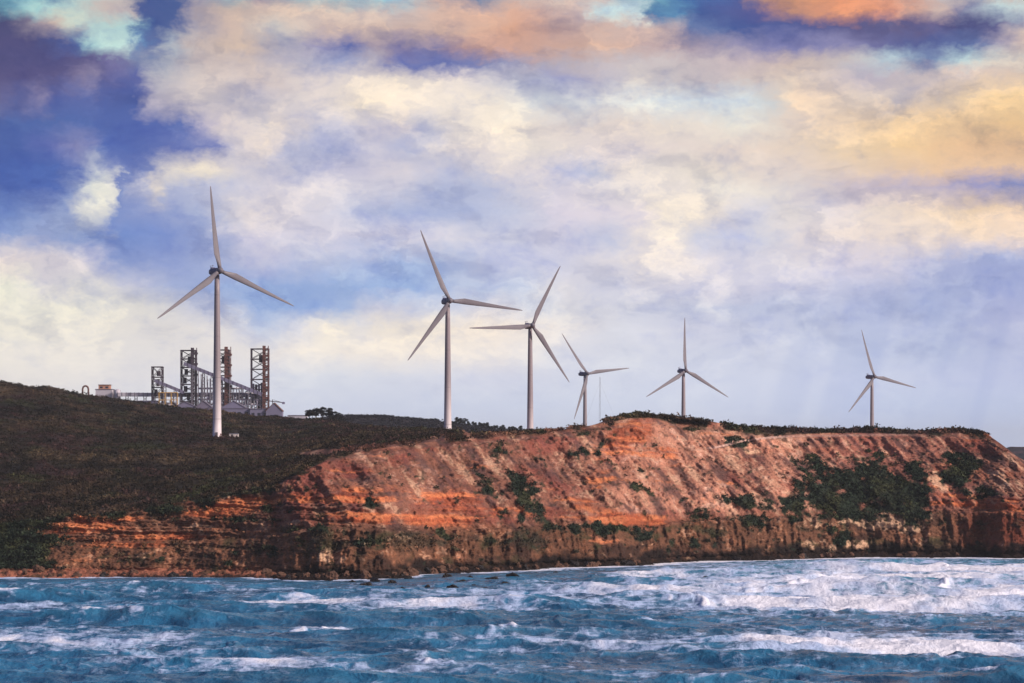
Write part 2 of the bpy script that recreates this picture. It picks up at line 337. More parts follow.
def mat_water():
    m, g = mat('sea_water')
    geo = g.n('ShaderNodeNewGeometry').outputs['Position']
    fo = g.n('ShaderNodeAttribute', attribute_name='foam').outputs['Fac']
    sh = g.n('ShaderNodeAttribute', attribute_name='shoal').outputs['Fac']
    mp = g.n('ShaderNodeMapping'); g.put(mp.inputs[0], geo); mp.inputs['Scale'].default_value = (0.62, 0.45, 1)
    n1 = g.noise(mp.outputs[0], 0.50, 6, 0.60, 0.5)
    n2 = g.noise(mp.outputs[0], 0.12, 5, 0.6, 0.8)
    n3 = g.noise(mp.outputs[0], 2.2, 5, 0.7)
    body = g.mix(g.mr(n2, 0.35, 0.65), (0.007, 0.055, 0.135), (0.026, 0.165, 0.33))
    body = g.mix(g.m('MULTIPLY', sh, 0.6), body, (0.05, 0.24, 0.38))
    b1 = g.n('ShaderNodeBump'); b1.inputs['Strength'].default_value = 1.0; b1.inputs['Distance'].default_value = 0.85
    g.put(b1.inputs['Height'], n1)
    b2 = g.n('ShaderNodeBump'); b2.inputs['Strength'].default_value = 0.8; b2.inputs['Distance'].default_value = 0.17
    g.put(b2.inputs['Height'], n3); g.put(b2.inputs['Normal'], b1.outputs[0])
    wt = g.n('ShaderNodeBsdfPrincipled'); g.put(wt.inputs['Base Color'], body); wt.inputs['Roughness'].default_value = 0.22
    wt.inputs['IOR'].default_value = 1.33; wt.inputs['Specular IOR Level'].default_value = 0.5; wt.inputs['Specular Tint'].default_value = (0.72, 0.88, 1.0, 1.0); g.put(wt.inputs['Normal'], b2.outputs[0])
    # foam: lacy where thin, solid where thick; thin foam streaks also paint in sky reflections
    mp2 = g.n('ShaderNodeMapping'); g.put(mp2.inputs[0], geo); mp2.inputs['Scale'].default_value = (0.075, 0.20, 0.2); mp2.inputs['Rotation'].default_value = (0, 0, 0.06)
    stk = g.noise(mp2.outputs[0], 1.0, 8, 0.66, 0.7)
    lace = g.m('ADD', g.m('MULTIPLY', n1, 0.8), g.m('MULTIPLY', n3, 0.2))
    fo2 = g.m('ADD', fo, g.m('MULTIPLY', g.m('SUBTRACT', stk, 0.5), 1.5))
    k = g.mr(g.m('ADD', fo2, g.m('MULTIPLY', g.m('SUBTRACT', lace, 0.5), 1.9)), 0.26, 0.82)
    fm = g.n('ShaderNodeBsdfPrincipled')
    g.put(fm.inputs['Base Color'], g.mix(g.mr(fo, 0.5, 1.1), (0.42, 0.54, 0.80), (0.80, 0.81, 0.92)))
    fm.inputs['Roughness'].default_value = 0.95; fm.inputs['Specular IOR Level'].default_value = 0.1
    g.put(fm.inputs['Normal'], b2.outputs[0])
    mx = g.n('ShaderNodeMixShader'); g.put(mx.inputs[0], k); g.put(mx.inputs[1], wt.outputs[0]); g.put(mx.inputs[2], fm.outputs[0])
    o = g.n('ShaderNodeOutputMaterial'); g.put(o.inputs[0], mx.outputs[0])
    return m


M_GROUND = mat_ground(); M_LEAF = mat_leaf(); M_WATER = mat_water()

# ------------------------------------------------------------------ headland terrain
KX = np.array([-260,0,60,120,180,240,275,300,330,380,440,500,560,600,640,680,740,800,860,920,960,985,1000,1024,1060,1110,1160], float)
KW = np.array([577,577,577,577,577,578,579,580,580,579,574,571,568,567,565,562,561,559,557,557,557,557,558,558,558,558,558], float)
KL = np.array([548,548,545,543,543,540,535,530,528,528,530,528,527,528,528,522,518,516,514,513,512,511,511,512,516,530,550], float)
KR = np.array([525,522,517,512,502,492,485,470,458,448,441,437,431,424,417,419,431,433,432,433,433,434,443,462,490,535,556], float)
KRD = np.array([34,34,34,34,36,40,46,52,60,68,74,74,74,75,75,75,74,74,72,70,68,66,62,56,50,40,24], float)
CX = np.array([-260,0,50,100,140,170,215,250,280,300,330,350,380,440,480,520,560,590,610,635,660,700,740,780,830,870,900,920,955,975,990,1000,1024,1060,1110,1160], float)
CP = np.array([372,382,388,396,401,406,412,416,419,420,421,424,429,430,434,432.5,430,427,419,413.5,415.5,419.5,426,429,430,427.5,431,431.5,429,431,435.5,447,461,488,533,555], float)
CY = np.array([1600,1600,1620,1650,1660,1670,1680,1690,1700,1690,1650,1600,1480,1330,1220,1180,1150,1130,1110,1090,1100,1110,1130,1150,1160,1165,1170,1170,1170,1165,1160,1150,1145,1140,1135,1130], float)

PXC = np.arange(-260, 1161, 1.0)
TC = (PXC - 512) / F
NCF, NHL, NBK = 290, 190, 40


def kint(x, xp, fp, sm=7):
    v = np.interp(x, xp, fp)
    k = np.hanning(sm * 2 + 1); k /= k.sum()
    return np.convolve(np.pad(v, sm, mode='edge'), k, mode='valid')


w_py = kint(PXC, KX, KW, 10); l_py = kint(PXC, KX, KL, 10); r_py = kint(PXC, KX, KR, 8); rd = kint(PXC, KX, KRD, 34)
c_py = kint(PXC, CX, CP, 2); c_Y = kint(PXC, CX, CY, 14)
w_Y = (EYE - 0.0) * F / (w_py - HY)
w_Yn = w_Y + 5 * fbm(PXC / 70, 3.3, 0, 4)
shelf = np.interp(PXC, [-260, 0, 250, 330, 420, 560, 700, 1160], [13, 13, 11, 6, 5, 4, 3, 3])
# profile knots: (Y, Z)
kn = []
kn.append((w_Yn - 14, np.full_like(PXC, -4.0)))
kn.append((w_Yn, np.full_like(PXC, 0.2)))
kn.append((w_Yn + shelf, np.full_like(PXC, 1.6)))
Lz = zof(l_py, w_Y + 14); kn.append((w_Yn + shelf + 9, Lz * 0.92))
kn.append((w_Yn + shelf + 15, Lz))
Rz = zof(r_py, w_Y + rd); kn.append((w_Y + rd, Rz))
Cz = zof(c_py, c_Y)
row_s = [0, 12, 26, 110, 130, NCF]
rows_Y = []; rows_Z = []
s = np.arange(NCF + 1)
for j in range(NCF + 1):
    for k in range(5):
        if row_s[k] <= j <= row_s[k + 1]:
            t = (j - row_s[k]) / (row_s[k + 1] - row_s[k])
            rows_Y.append(kn[k][0] * (1 - t) + kn[k + 1][0] * t)
            if k == 4:
                # talus: gently concave slope steepening to a small scarp under the rim
                tz = t + 0.06 * np.sin(t * math.pi * 2) * 1.0
                rows_Z.append(kn[k][1] * (1 - tz) + kn[k + 1][1] * tz)
            else: rows_Z.append(kn[k][1] * (1 - t) + kn[k + 1][1] * t)
            break
for j in range(1, NHL + 1):
    t = (j / NHL)
    t = t ** 1.25
    rows_Y.append(kn[5][0] * (1 - t) + c_Y * t)
    tz = t ** np.interp(PXC, [-260, 320, 400, 1160], [1.16, 1.16, 1.0, 1.0])
    rows_Z.append(kn[5][1] * (1 - tz) + Cz * tz)
B1z = np.interp(PXC, [-260, 300, 380, 446, 530, 600, 1000, 1024, 1050, 1100, 1160], [62, 57, 48, 39, 34, 30, 28, 20, 4, -5, -6])
B2z = np.interp(PXC, [-260, 300, 380, 446, 586, 1000, 1024, 1160], [61, 55, 46, 30, 22, 20, 6, -6])
backs = [(np.full_like(PXC, 1860.0), np.minimum(B1z, Cz - 3)), (np.full_like(PXC, 2450.0), B2z), (np.full_like(PXC, 3300.0), np.minimum(B2z, 14)), (np.full_like(PXC, 4400.0), np.full_like(PXC, -8.0))]
prev = (c_Y, Cz)
for k, b in enumerate(backs):
    for j in range(1, NBK // 4 + 1):
        t = j / (NBK // 4)
        rows_Y.append(prev[0] * (1 - t) + b[0] * t); rows_Z.append(prev[1] * (1 - t) + b[1] * t)
    prev = b
GY = np.array(rows_Y, np.float32); GZ = np.array(rows_Z, np.float32)
NR = GY.shape[0]
PX = np.broadcast_to(PXC.astype(np.float32), GY.shape)
GX = PX * 0 + TC.astype(np.float32)[None, :] * GY
jrow = np.arange(NR)[:, None]
face = 1 - sst(NCF - 14, NCF + 4, jrow)            # 1 on the cliff face
lowz = sst(20, 40, jrow)
talus = sst(118, 140, jrow) * face
lower = sst(22, 34, jrow) * (1 - sst(112, 134, jrow))
PYg = pyof(GZ, GY)
rimdist = (r_py[None, :] - PYg)
# relief of the cliff (metres, pushed out towards the sea)
big = 5.0 * fbm(GX / 75, GZ / 90, 1.0, 3)
gul = fbm((GX + 0.9 * GZ) / 17, (GZ - 0.3 * GX) / 42, 4.0, 4, ridged=True)
gulw = np.interp(PXC, [-260, 270, 320, 560, 640, 1160], [0.35, 0.5, 1, 1.1, 1, 1])[None, :]
vert = fbm(GX / 6.5, GZ / 26, GY / 40, 4, 0.55, ridged=True)
rub = fbm(GX / 3.2, GY / 3.2, GZ / 3.2, 4, 0.7)
gul2 = fbm((GX + 0.9 * GZ) / 4.6, (GZ - 0.4 * GX) / 15, 9.0, 3, 0.6, ridged=True)
crag = fbm(GX / 6.0, GZ / 4.5, GY / 12, 4, 0.65, ridged=True)
zw = GZ + 1.6 * fbm(GX / 45, GY / 60, 0, 3) + 0.035 * GX
saw = ((zw / 3.1) % 1.0); led = np.where(saw < 0.75, saw / 0.75, (1 - saw) / 0.25)
saw2 = ((zw / 1.15) % 1.0); led2 = np.where(saw2 < 0.7, saw2 / 0.7, (1 - saw2) / 0.3)
stratw = np.interp(PXC, [-260, 290, 470, 560, 700, 940, 1000, 1160], [1.5, 1.4, 0.95, 0.45, 0.25, 0.35, 0.9, 0.9])[None, :]
hb = np.clip(1 - np.abs(GZ - 19) / 15, 0, 1)
disp = face * lowz * (big + talus * gulw * (6.0 * gul + 1.1 * gul2) + lower * 4.6 * vert * np.interp(PXC, [-260, 250, 320, 1160], [0.3, 0.35, 1, 1])[None, :] + 2.1 * rub + 1.5 * crag
                      - stratw * (1.5 * led + 0.7 * led2) * (0.35 + hb) * (0.6 + 0.8 * fbm(GX / 20, GZ / 8, 2, 2)))
wet = sst(0, 10, jrow) * (1 - sst(22, 40, jrow))
GY2 = GY - disp * 0.85
GX2 = TC.astype(np.float32)[None, :] * GY2
GZ2 = GZ + disp * 0.22 * sst(30, 60, jrow) + face * lowz * 0.35 * fbm(GX / 2.1, GY / 2.1, GZ / 2.1, 3)
GZ2 += wet * 2.4 * fbm(GX / 3.0, GY / 2.2, 8, 4, 0.65) + wet * 0.8 * np.clip(fbm(GX / 9, GY / 9, 2, 3), 0, 1) * np.interp(PXC, [-260, 250, 300, 460, 560, 1160], [0.4, 0.6, 1.8, 2.2, 1.2, 1.0])[None, :]
# hill undulation
hm = sst(NCF - 6, NCF + 26, jrow)
slopeamp = np.interp(PXC, [-260, 300, 420, 600, 1160], [1.6, 1.4, 0.9, 0.35, 0.3])[None, :]
GZ2 = GZ2 + hm * slopeamp * (1.6 * fbm(GX / 95, GY / 120, 3, 3) + 1.7 * fbm(GX / 24, GY / 34, 6, 3)) + hm * 0.25 * fbm(GX / 5, GY / 6, 2, 3)
PY2 = pyof(GZ2, GY2)


def blobs(lst, PX, PY):
    o = np.zeros(PX.shape, np.float32)
    for (cx, cy, rx, ry, ang, k) in lst:
        a = math.radians(ang); ca, sa = math.cos(a), math.sin(a)
        dx = PX - cx; dy = PY - cy
        u = (dx * ca + dy * sa) / rx; v = (-dx * sa + dy * ca) / ry
        o = np.maximum(o, k * np.exp(-(u * u + v * v) ** 1.3 * 0.7))
    return o


def A(c): return np.array(lin(c), np.float32)


def lerp(a, b, t): return a + (b - a) * t[..., None]


J = slice(0, NR)
nA = fbm(GX / 14, GZ / 9, GY / 30, 4); nB = fbm(GX / 5, GZ / 4, GY / 9, 4, 0.6); nC = fbm(GX / 40, GZ / 7, 9, 3)
nD = fbm((GX + 0.8 * GZ) / 4.5, (GZ - 0.5 * GX) / 16, 5, 4)
strat = fbm(GX / 55, zw / 2.2, 3.0, 4, 0.6)
# base: mauve brown talus, warmer and paler to the middle
t_mid = (sst(560, 640, PX) * (1 - sst(770, 860, PX)))
nE = fbm(GX / 1.6, GZ / 1.2, GY / 3, 3, 0.7)
base = np.broadcast_to(A((142, 96, 80)), GX.shape + (3,)).copy()
base = lerp(base, A((204, 144, 120)), t_mid * (0.72 + 0.9 * nA).clip(0, 1))
base = lerp(base, A((176, 112, 96)), sst(780, 850, PX) * (1 - sst(930, 1000, PX)) * 0.6)
base = lerp(base, A((218, 172, 152)), sst(0.05, 0.35, nB + 0.4 * nE) * (0.5 + 0.35 * t_mid))
base = lerp(base, A((92, 66, 66)), sst(0.0, 0.3, nD + 0.25 * nE) * 0.85)
base = lerp(base, A((228, 186, 156)), sst(0.10, 0.34, -nD + 0.3 * nE) * 0.55)
base = lerp(base, A((142, 72, 62)), sst(0.02, 0.3, fbm(GX / 26, GZ / 9, 91, 4, 0.6)) * 0.55)
base = lerp(base, A((70, 56, 48)), sst(0.12, 0.32, fbm(GX / 4, GZ / 2.6, 14, 4, 0.65)) * 0.7)
base = lerp(base, A((150, 84, 60)), sst(0.05, 0.5, nC) * 0.5)
base = lerp(base, A((112, 76, 58)), (1 - sst(230, 300, PX)) * 0.75)
# orange beds
ORA = [(400, 520, 75, 6, 1, 1.3), (330, 497, 60, 8, 0, 1.1), (452, 498, 34, 8, 5, 1.1), (300, 505, 30, 6, 0, .9), (500, 510, 60, 5, 0, .7),
       (620, 520, 48, 7, 3, 1.4), (590, 508, 30, 9, 20, .9), (628, 436, 30, 14, -15, 1.05), (660, 452, 24, 8, 0, .7), (600, 470, 22, 16, 30, .55),
       (100, 524, 48, 9, -3, 1.15), (150, 508, 60, 5, -6, .8), (55, 538, 34, 7, -14, 1.2), (130, 545, 60, 4, 0, .9), (215, 511, 34, 8, -3, 1.15), (250, 500, 22, 10, 0, .8), (170, 536, 60, 4, 0, .8),
       (985, 505, 60, 7, 4, 1.15), (935, 476, 14, 26, -35, .7), (985, 440, 26, 7, 8, .6), (700, 500, 20, 6, 0, .5), (615, 548, 26, 10, 25, .75), (470, 470, 30, 7, 0, .35), (350, 470, 50, 6, -4, .4)]
o = blobs(ORA, PX, PY2)
om = sst(0.34, 1.0, o * 0.92 + 1.0 * strat + 0.6 * nB + 0.45 * nE - 0.9 * np.clip(nA, -.1, 1) + 0.5 * fbm(GX / 11, GZ / 3, 51, 3))
base = lerp(base, lerp(np.broadcast_to(A((182, 94, 62)), base.shape), A((218, 134, 90)), sst(-0.1, 0.35, strat + 0.4 * nB)), om * 0.92)
base = lerp(base, A((92, 48, 40)), om * sst(0.0, 0.22, -strat + 0.3 * nB + 0.2 * nE) * 0.75)
# pale beds and scars
PAL = [(875, 522, 34, 8, 4, 1.2), (812, 522, 26, 8, 0, .8), (905, 527, 18, 6, 10, .8), (838, 548, 40, 9, 0, .85), (800, 545, 18, 8, 0, .8), (748, 462, 26, 22, 30, .7), (760, 490, 12, 26, -25, .6), (935, 478, 8, 26, -38, .9),
       (325, 553, 5, 12, -10, 1.2), (317, 540, 8, 5, 0, .7), (295, 522, 10, 4, -20, .9), (150, 530, 90, 4, 0, .5), (220, 526, 70, 3, 0, .5), (930, 545, 14, 8, 30, .8), (715, 450, 30, 10, 10, .5),
       (405, 540, 22, 5, 0, .8), (460, 545, 12, 5, 0, .5), (340, 462, 24, 4, 0, .4), (228, 496, 14, 5, -10, .7), (945, 555, 12, 8, 20, .7), (990, 470, 30, 12, 30, .4)]
p = blobs(PAL, PX, PY2)
pm = sst(0.45, 0.85, p * 0.75 + 0.9 * nB + 0.5 * nE + 0.45 * nA)
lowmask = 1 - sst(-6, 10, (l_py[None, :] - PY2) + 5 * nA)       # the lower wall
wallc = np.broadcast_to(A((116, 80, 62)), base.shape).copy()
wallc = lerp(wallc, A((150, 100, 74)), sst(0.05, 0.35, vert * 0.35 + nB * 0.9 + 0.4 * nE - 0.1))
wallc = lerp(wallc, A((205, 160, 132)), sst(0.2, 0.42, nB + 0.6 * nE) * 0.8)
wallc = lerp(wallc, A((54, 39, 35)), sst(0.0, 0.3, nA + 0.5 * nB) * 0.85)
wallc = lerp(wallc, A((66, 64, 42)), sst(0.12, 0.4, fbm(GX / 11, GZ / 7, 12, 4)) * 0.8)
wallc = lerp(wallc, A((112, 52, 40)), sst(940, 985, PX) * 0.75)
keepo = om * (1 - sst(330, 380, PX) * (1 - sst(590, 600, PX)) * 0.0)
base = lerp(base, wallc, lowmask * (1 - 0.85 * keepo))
base = lerp(base, A((226, 184, 152)), pm * 0.85)
# wet dark foot of the wall and reef shelf; sandy shelf on the left
foot = 1 - sst(2.0, 5.0, GZ2 + 5.0 * nA + 2.5 * nB + np.interp(PX, [0, 240, 300, 1160], [4.2, 3.6, 0, -1.0]))
base = lerp(base, lerp(np.broadcast_to(A((22, 17, 18)), base.shape), A((58, 40, 34)), sst(0.1, 0.3, nB + 0.3 * nE)), foot * 0.95)
sand = (1 - sst(1.5, 3.0, GZ2 + 0.6 * nB)) * (1 - sst(250, 300, PX + 30 * nA))
base = lerp(base, A((176, 112, 90)), sand * 0.9 * sst(-0.2, 0.1, nB + 0.5 * nE + 0.05))
base = lerp(base, A((34, 26, 26)), (1 - sst(0.5, 0.9, GZ2 + 0.6 * nA)) * sst(90, 130, PX) * 0.9)
# vegetation
VEG = [(487, 482, 7, 14, -35, 1.1), (515, 482, 11, 16, -40, 1.0), (530, 498, 12, 22, -42, 1.15), (636, 486, 5, 28, -50, 1.0), (652, 497, 6, 12, -50, .9), (645, 470, 4, 14, -45, .6),
       (372, 503, 8, 4, 0, 1.0), (505, 515, 6, 6, 0, 1.0), (522, 517, 5, 5, 0, 1.0), (545, 520, 9, 6, 0, 1.), (600, 530, 52, 6, 0, 1.1), (650, 535, 20, 5, 0, .8), (485, 536, 14, 9, -30, .8), (560, 535, 10, 6, 0, .8),
       (815, 468, 20, 14, 25, 1.25), (835, 492, 38, 24, 15, 1.4), (870, 480, 30, 22, 10, 1.4), (905, 495, 30, 24, 38, 1.4), (915, 470, 10, 18, -35, 1.2), (860, 512, 60, 12, 0, 1.0), (800, 505, 26, 16, 0, 1.1), (960, 466, 17, 14, 30, 1.3), (955, 482, 26, 10, 35, 1.0), (985, 492, 24, 6, 20, .8),
       (742, 503, 12, 12, 0, 1.2), (766, 506, 12, 11, 0, 1.1), (725, 500, 8, 8, 0, 1.0), (705, 515, 26, 8, 0, .9), (755, 520, 30, 8, 0, .9), (682, 508, 10, 8, 0, .8), (840, 535, 14, 12, 0, .9), (690, 540, 30, 9, 10, .6),
       (275, 500, 16, 26, -55, .7), (300, 528, 26, 14, 30, .6), (315, 535, 14, 18, -15, .9), (310, 555, 10, 12, 0, .7), (255, 485, 20, 10, 20, 1.0), (360, 540, 26, 7, 5, .6), (430, 535, 24, 6, 0, .6),
       (5, 552, 48, 30, 10, 2.2), (-60, 545, 90, 40, 0, 1.6), (-180, 545, 120, 40, 0, 1.6), (60, 552, 24, 6, -6, .8), (70, 530, 10, 6, 0, .5), (600, 445, 24, 7, -25, .8), (570, 452, 20, 5, 25, .5), (690, 425, 14, 8, 20, 1.0), (590, 432, 16, 6, -20, 1.0), (495, 450, 14, 10, 30, .8), (730, 440, 22, 8, 18, 1.1), (150, 560, 120, 5, 0, .6), (260, 553, 40, 6, 0, .6), (230, 520, 100, 2.5, 0, .8), (90, 518, 60, 2, 0, .5)]
v = blobs(VEG, PX, PY2)
vn = fbm(GX / 7, GZ / 5, GY / 12, 4, 0.6)
vg = sst(0.40, 0.75, v * 0.82 + 1.35 * vn + 0.55 * fbm(GX / 2.5, GZ / 2.0, 3, 3) - 0.06) * sst(0.04, 0.2, v)
lowveg = lowmask * sst(0.10, 0.30, fbm(GX / 13, GZ / 6, 31, 4, 0.6)) * sst(6, 10, GZ2)
vg = np.maximum(vg, lowveg * 0.6)
rimveg = sst(-4, 4, rimdist + 5.0 * sst(590, 620, PX) + 6.0 * (1 - sst(270, 330, PX)) + (16 + 12 * (1 - sst(270, 400, PX))) * fbm(GX / 12, GZ / 7, 7, 4, 0.65)) * (1 - sst(980, 996, PX + 8 * nB))
# bare scallop breaking over the rim
bare = blobs([(640, 424, 30, 6, 0, .9), (715, 428, 8, 8, 20, 1.0), (850, 436, 70, 3, 0, .9), (950, 441, 30, 4, 0, .9), (325, 452, 30, 3, -4, .8), (470, 437, 10, 4, 30, .8)], PX, PY2)
rimveg = rimveg * (1 - sst(0.35, 0.6, bare + 0.3 * nB))
tuft = sst(0.30, 0.42, fbm(GX / 3.4, GZ / 2.6, 44, 3, 0.6)) * 0.8
vg = np.maximum(vg, tuft)
veg = np.maximum(vg * face, np.where(jrow < NCF - 60, 0, rimveg))
veg = np.where(GZ2 < 2.2, 0, veg)
vcol = np.broadcast_to(A((38, 34, 27)), base.shape).copy()
hv = fbm(GX / 60, GY / 75, 2, 4); hv2 = fbm(GX / 14, GY / 26, 4, 4, 0.6)
vcol = lerp(vcol, A((62, 50, 40)), sst(-0.05, 0.3, hv + 0.9 * hv2))
vcol = lerp(vcol, A((56, 40, 40)), sst(0.0, 0.3, hv2 - 0.6 * hv))
vcol = lerp(vcol, A((46, 50, 32)), sst(0.1, 0.3, fbm(GX / 30, GY / 60, 17, 4)) * 0.8)
vcol = lerp(vcol, A((82, 68, 52)), sst(0.12, 0.34, fbm(GX / 36, GY / 90, 71, 4, 0.6)) * 0.75)
vcol = lerp(vcol, A((24, 22, 20)), sst(0.05, 0.3, fbm(GX / 20, GY / 60, 27, 4)) * 0.85)
vcol = lerp(vcol, A((38, 50, 40)), (face * 0.9 * np.ones_like(hv)).clip(0, 1) * sst(-0.4, 0.0, hv2 + 0.2))
base = base * (1 + 0.45 * fbm(GX / 38, GZ / 16, 61, 4, 0.55))[..., None]
base = lerp(base, vcol, veg)
# pale vehicle track cut across the brow
track = np.abs(PY2 - np.interp(PX, [700, 715, 735, 742, 770, 800, 900, 950], [449, 447.5, 443, 441, 437.5, 436, 434.5, 436]))
tm = sst(1.5, 0.5, track + 0.4 * nB) * sst(704, 712, PX) * (1 - sst(895, 930, PX)) * (0.35 + 0.65 * (1 - sst(770, 800, PX)))
base = lerp(base, A((222, 182, 168)), tm.clip(0, 1) * 0.9)
COLg = base.clip(0, 1)
VEGm = veg * (1 - tm.clip(0, 1))

gv = sst(0.0, 0.3, fbm(GX / 9, GZ / 7, 81, 3))
COLg = lerp(COLg, np.broadcast_to(A((66, 68, 42)), COLg.shape), (VEGm * face * gv * 0.55).clip(0, 1))
cut = NCF + 1
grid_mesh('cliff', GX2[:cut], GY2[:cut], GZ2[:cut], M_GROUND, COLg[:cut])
grid_mesh('hill', GX2[cut - 1:], GY2[cut - 1:], GZ2[cut - 1:], M_GROUND, COLg[cut - 1:])


def ground(px, Y):
    c = int(round(px + 260)); c = max(0, min(len(PXC) - 1, c))
    col = GY2[NCF:, c]; zc = GZ2[NCF:, c]
    return float(np.interp(Y, col, zc))


def PT(px, Y): return (px - 512) / F * Y


# ------------------------------------------------------------------ scrub: countless low bushes
def leaf_cloud(cen, rad, hgt, cols, nl, size, seed):
    """nl leaf-clump triangles through each ellipsoidal bush"""
    r = np.random.RandomState(seed)
    n = len(cen)
    d = r.normal(size=(n, nl, 3)); d /= np.linalg.norm(d, axis=2, keepdims=True)
    d[..., 2] = np.abs(d[..., 2]) - 0.15
    q = r.uniform(0.55, 1.05, size=(n, nl, 1))
    P = cen[:, None, :] + d * q * np.stack([rad, rad, hgt], -1)[:, None, :]
    a = r.normal(size=(n, nl, 3)); a /= np.linalg.norm(a, axis=2, keepdims=True)
    b = np.cross(a, r.normal(size=(n, nl, 3))); b /= np.linalg.norm(b, axis=2, keepdims=True)
    sz = (size * r.uniform(0.6, 1.3, size=(n, nl, 1))) * (rad[:, None, None] / rad.mean()) ** 0.5
    V = np.stack([P + a * sz, P - a * sz * 0.6 + b * sz * 0.8, P - a * sz * 0.6 - b * sz * 0.8], 2).reshape(-1, 3)
    T = np.arange(len(V)).reshape(-1, 3)
    tint = (cols[:, None, :] * r.uniform(0.7, 1.35, size=(n, nl, 1)))
    tint = np.repeat(tint.reshape(-1, 3), 3, axis=0)
    return V, T, tint


def scatter(mask, count, seed, zone):
    r = np.random.RandomState(seed)
    m = mask * zone
    m = m.ravel().astype(np.float64); m /= m.sum()
    idx = r.choice(m.size, size=count, p=m)
    jit = r.uniform(-0.5, 0.5, size=(count, 3)) * np.array([0.5, 1.6, 0])
    P = np.stack([GX2.ravel()[idx], GY2.ravel()[idx], GZ2.ravel()[idx]], -1) + jit
    c = COLg.reshape(-1, 3)[idx]
    return P, c, r, idx


inview = ((PX > -120) & (PX < 1120)).astype(float)
# area weight of the perspective-spaced hill rows
dYr = np.gradient(GY2, axis=0).clip(0.05, 6)
hillz = ((jrow >= NCF - 8) & (jrow <= NCF + NHL + 6)) * inview * dYr ** 0.6
P, c, r, _ = scatter(sst(0.4, 0.8, VEGm), 42000, 3, hillz)
rad = r.gamma(3.0, 0.33, len(P)).clip(0.5, 2.6)
V1, T1, c1 = leaf_cloud(P, rad, rad * r.uniform(0.5, 0.95, len(P)), c * np.exp(r.normal(0, 0.38, (len(P), 1))), 14, 0.36, 5)
me = tri_mesh('heath_scrub', V1, T1, M_LEAF, c1)
tag(D.objects.new('heath_scrub', me), 'low dark olive and brown heath scrub covering the hillside and cliff top', 'scrub', kind='stuff')
C.objects.link(D.objects.get('heath_scrub') or [o for o in D.objects if o.data == me][0])
facez = (jrow < NCF - 8) * inview
P, c, r, _ = scatter(VEGm ** 1.5, 13000, 9, facez)
rad = r.gamma(3.0, 0.24, len(P)).clip(0.3, 1.7)
V1, T1, c1 = leaf_cloud(P, rad, rad * 0.85, c * r.uniform(0.5, 1.7, (len(P), 1)), 14, 0.33, 6)
me = tri_mesh('cliff_bushes', V1, T1, M_LEAF, c1)
o_ = D.objects.new('cliff_bushes', me); C.objects.link(o_)
tag(o_, 'dark green bushes matted over gullies and ledges of the cliff face', 'bushes', kind='stuff')
del V1, T1, c1

# ------------------------------------------------------------------ sea
rows = [-20000, -6000, -1500, 0, 150, 260, 330]
y = 360.0
while y < 1180: rows.append(y); y += 0.42 * (y / 560.0) ** 1.0 + 0.1
rows += [1184, 1200, 1240, 1320, 1500, 1900, 2600, 4000, 7000, 12000, 20000]
SY = np.array(rows)
px = np.concatenate([[-60000, -20000, -6000, -2500, -1200, -600, -350, -220], np.arange(-150, 1451, 1.25), [1500, 1620, 1800, 2200, 3500, 7000, 21000, 61000]])
ST = (px - 512) / F
YY, TT = np.meshgrid(SY, ST, indexing='ij')
XX = TT * np.maximum(np.abs(YY), 360.0)
PXs = np.broadcast_to(px[None, :], XX.shape)
act = sst(340, 420, YY) * (1 - sst(1160, 1200, YY)) * (PXs > -190) * (PXs < 1452)
H = np.zeros(XX.shape); DX = np.zeros(XX.shape); DY = np.zeros(XX.shape)
r = np.random.RandomState(21)
gust = 0.75 + 0.5 * fbm(XX / 90, YY / 70, 2, 3)
Ls = np.sort(np.exp(r.uniform(np.log(3.2), np.log(56), 52)))
for i, L in enumerate(Ls):
    L = float(L)
    th = r.normal(0.12, 0.5 if L < 22 else 0.26)
    k = 2 * math.pi / L
    a = 0.019 * L ** 0.80 * r.uniform(0.7, 1.3)
    if i % 4 == 0:
        pf = perlin(XX / (L * 3.5) + i * 7.1, YY / (L * 3.5), 0.5); af = perlin(XX / (L * 3.4) + i * 3.3, YY / (L * 2.6), 2.2)
    ph = r.uniform(0, 6.28) + r.choice([-1.7, 1.7]) * pf
    dx, dy = math.sin(th), math.cos(th)
    q = k * (XX * dx + YY * dy) + ph
    am = a * (0.75 + r.choice([-1.1, 1.1]) * af)
    H += am * np.cos(q) * gust; DX -= am * dx * np.sin(q) * 0.9; DY -= am * dy * np.sin(q) * 0.9
for (L, th, am, se) in ((62, 0.10, 0.62, 1.0), (41, 0.02, 0.50, 5.0), (27, 0.22, 0.36, 9.0)):
    q = 2 * math.pi / L * (XX * math.sin(th) + YY * math.cos(th)) + 3.0 * perlin(XX / 150 + se, YY / 170, se)
    c_ = 0.5 + 0.5 * np.cos(q)
    H += am * (2.2 * c_ ** 2.2 - 0.8) * (0.55 + 0.9 * (0.5 + perlin(XX / 70 + se, YY / 60, se + 3)))
H += 0.26 * fbm(XX / 3.2, YY / 2.6, 3, 3, 0.6, ridged=True)
PYs = HY + EYE * F / np.maximum(YY, 200)
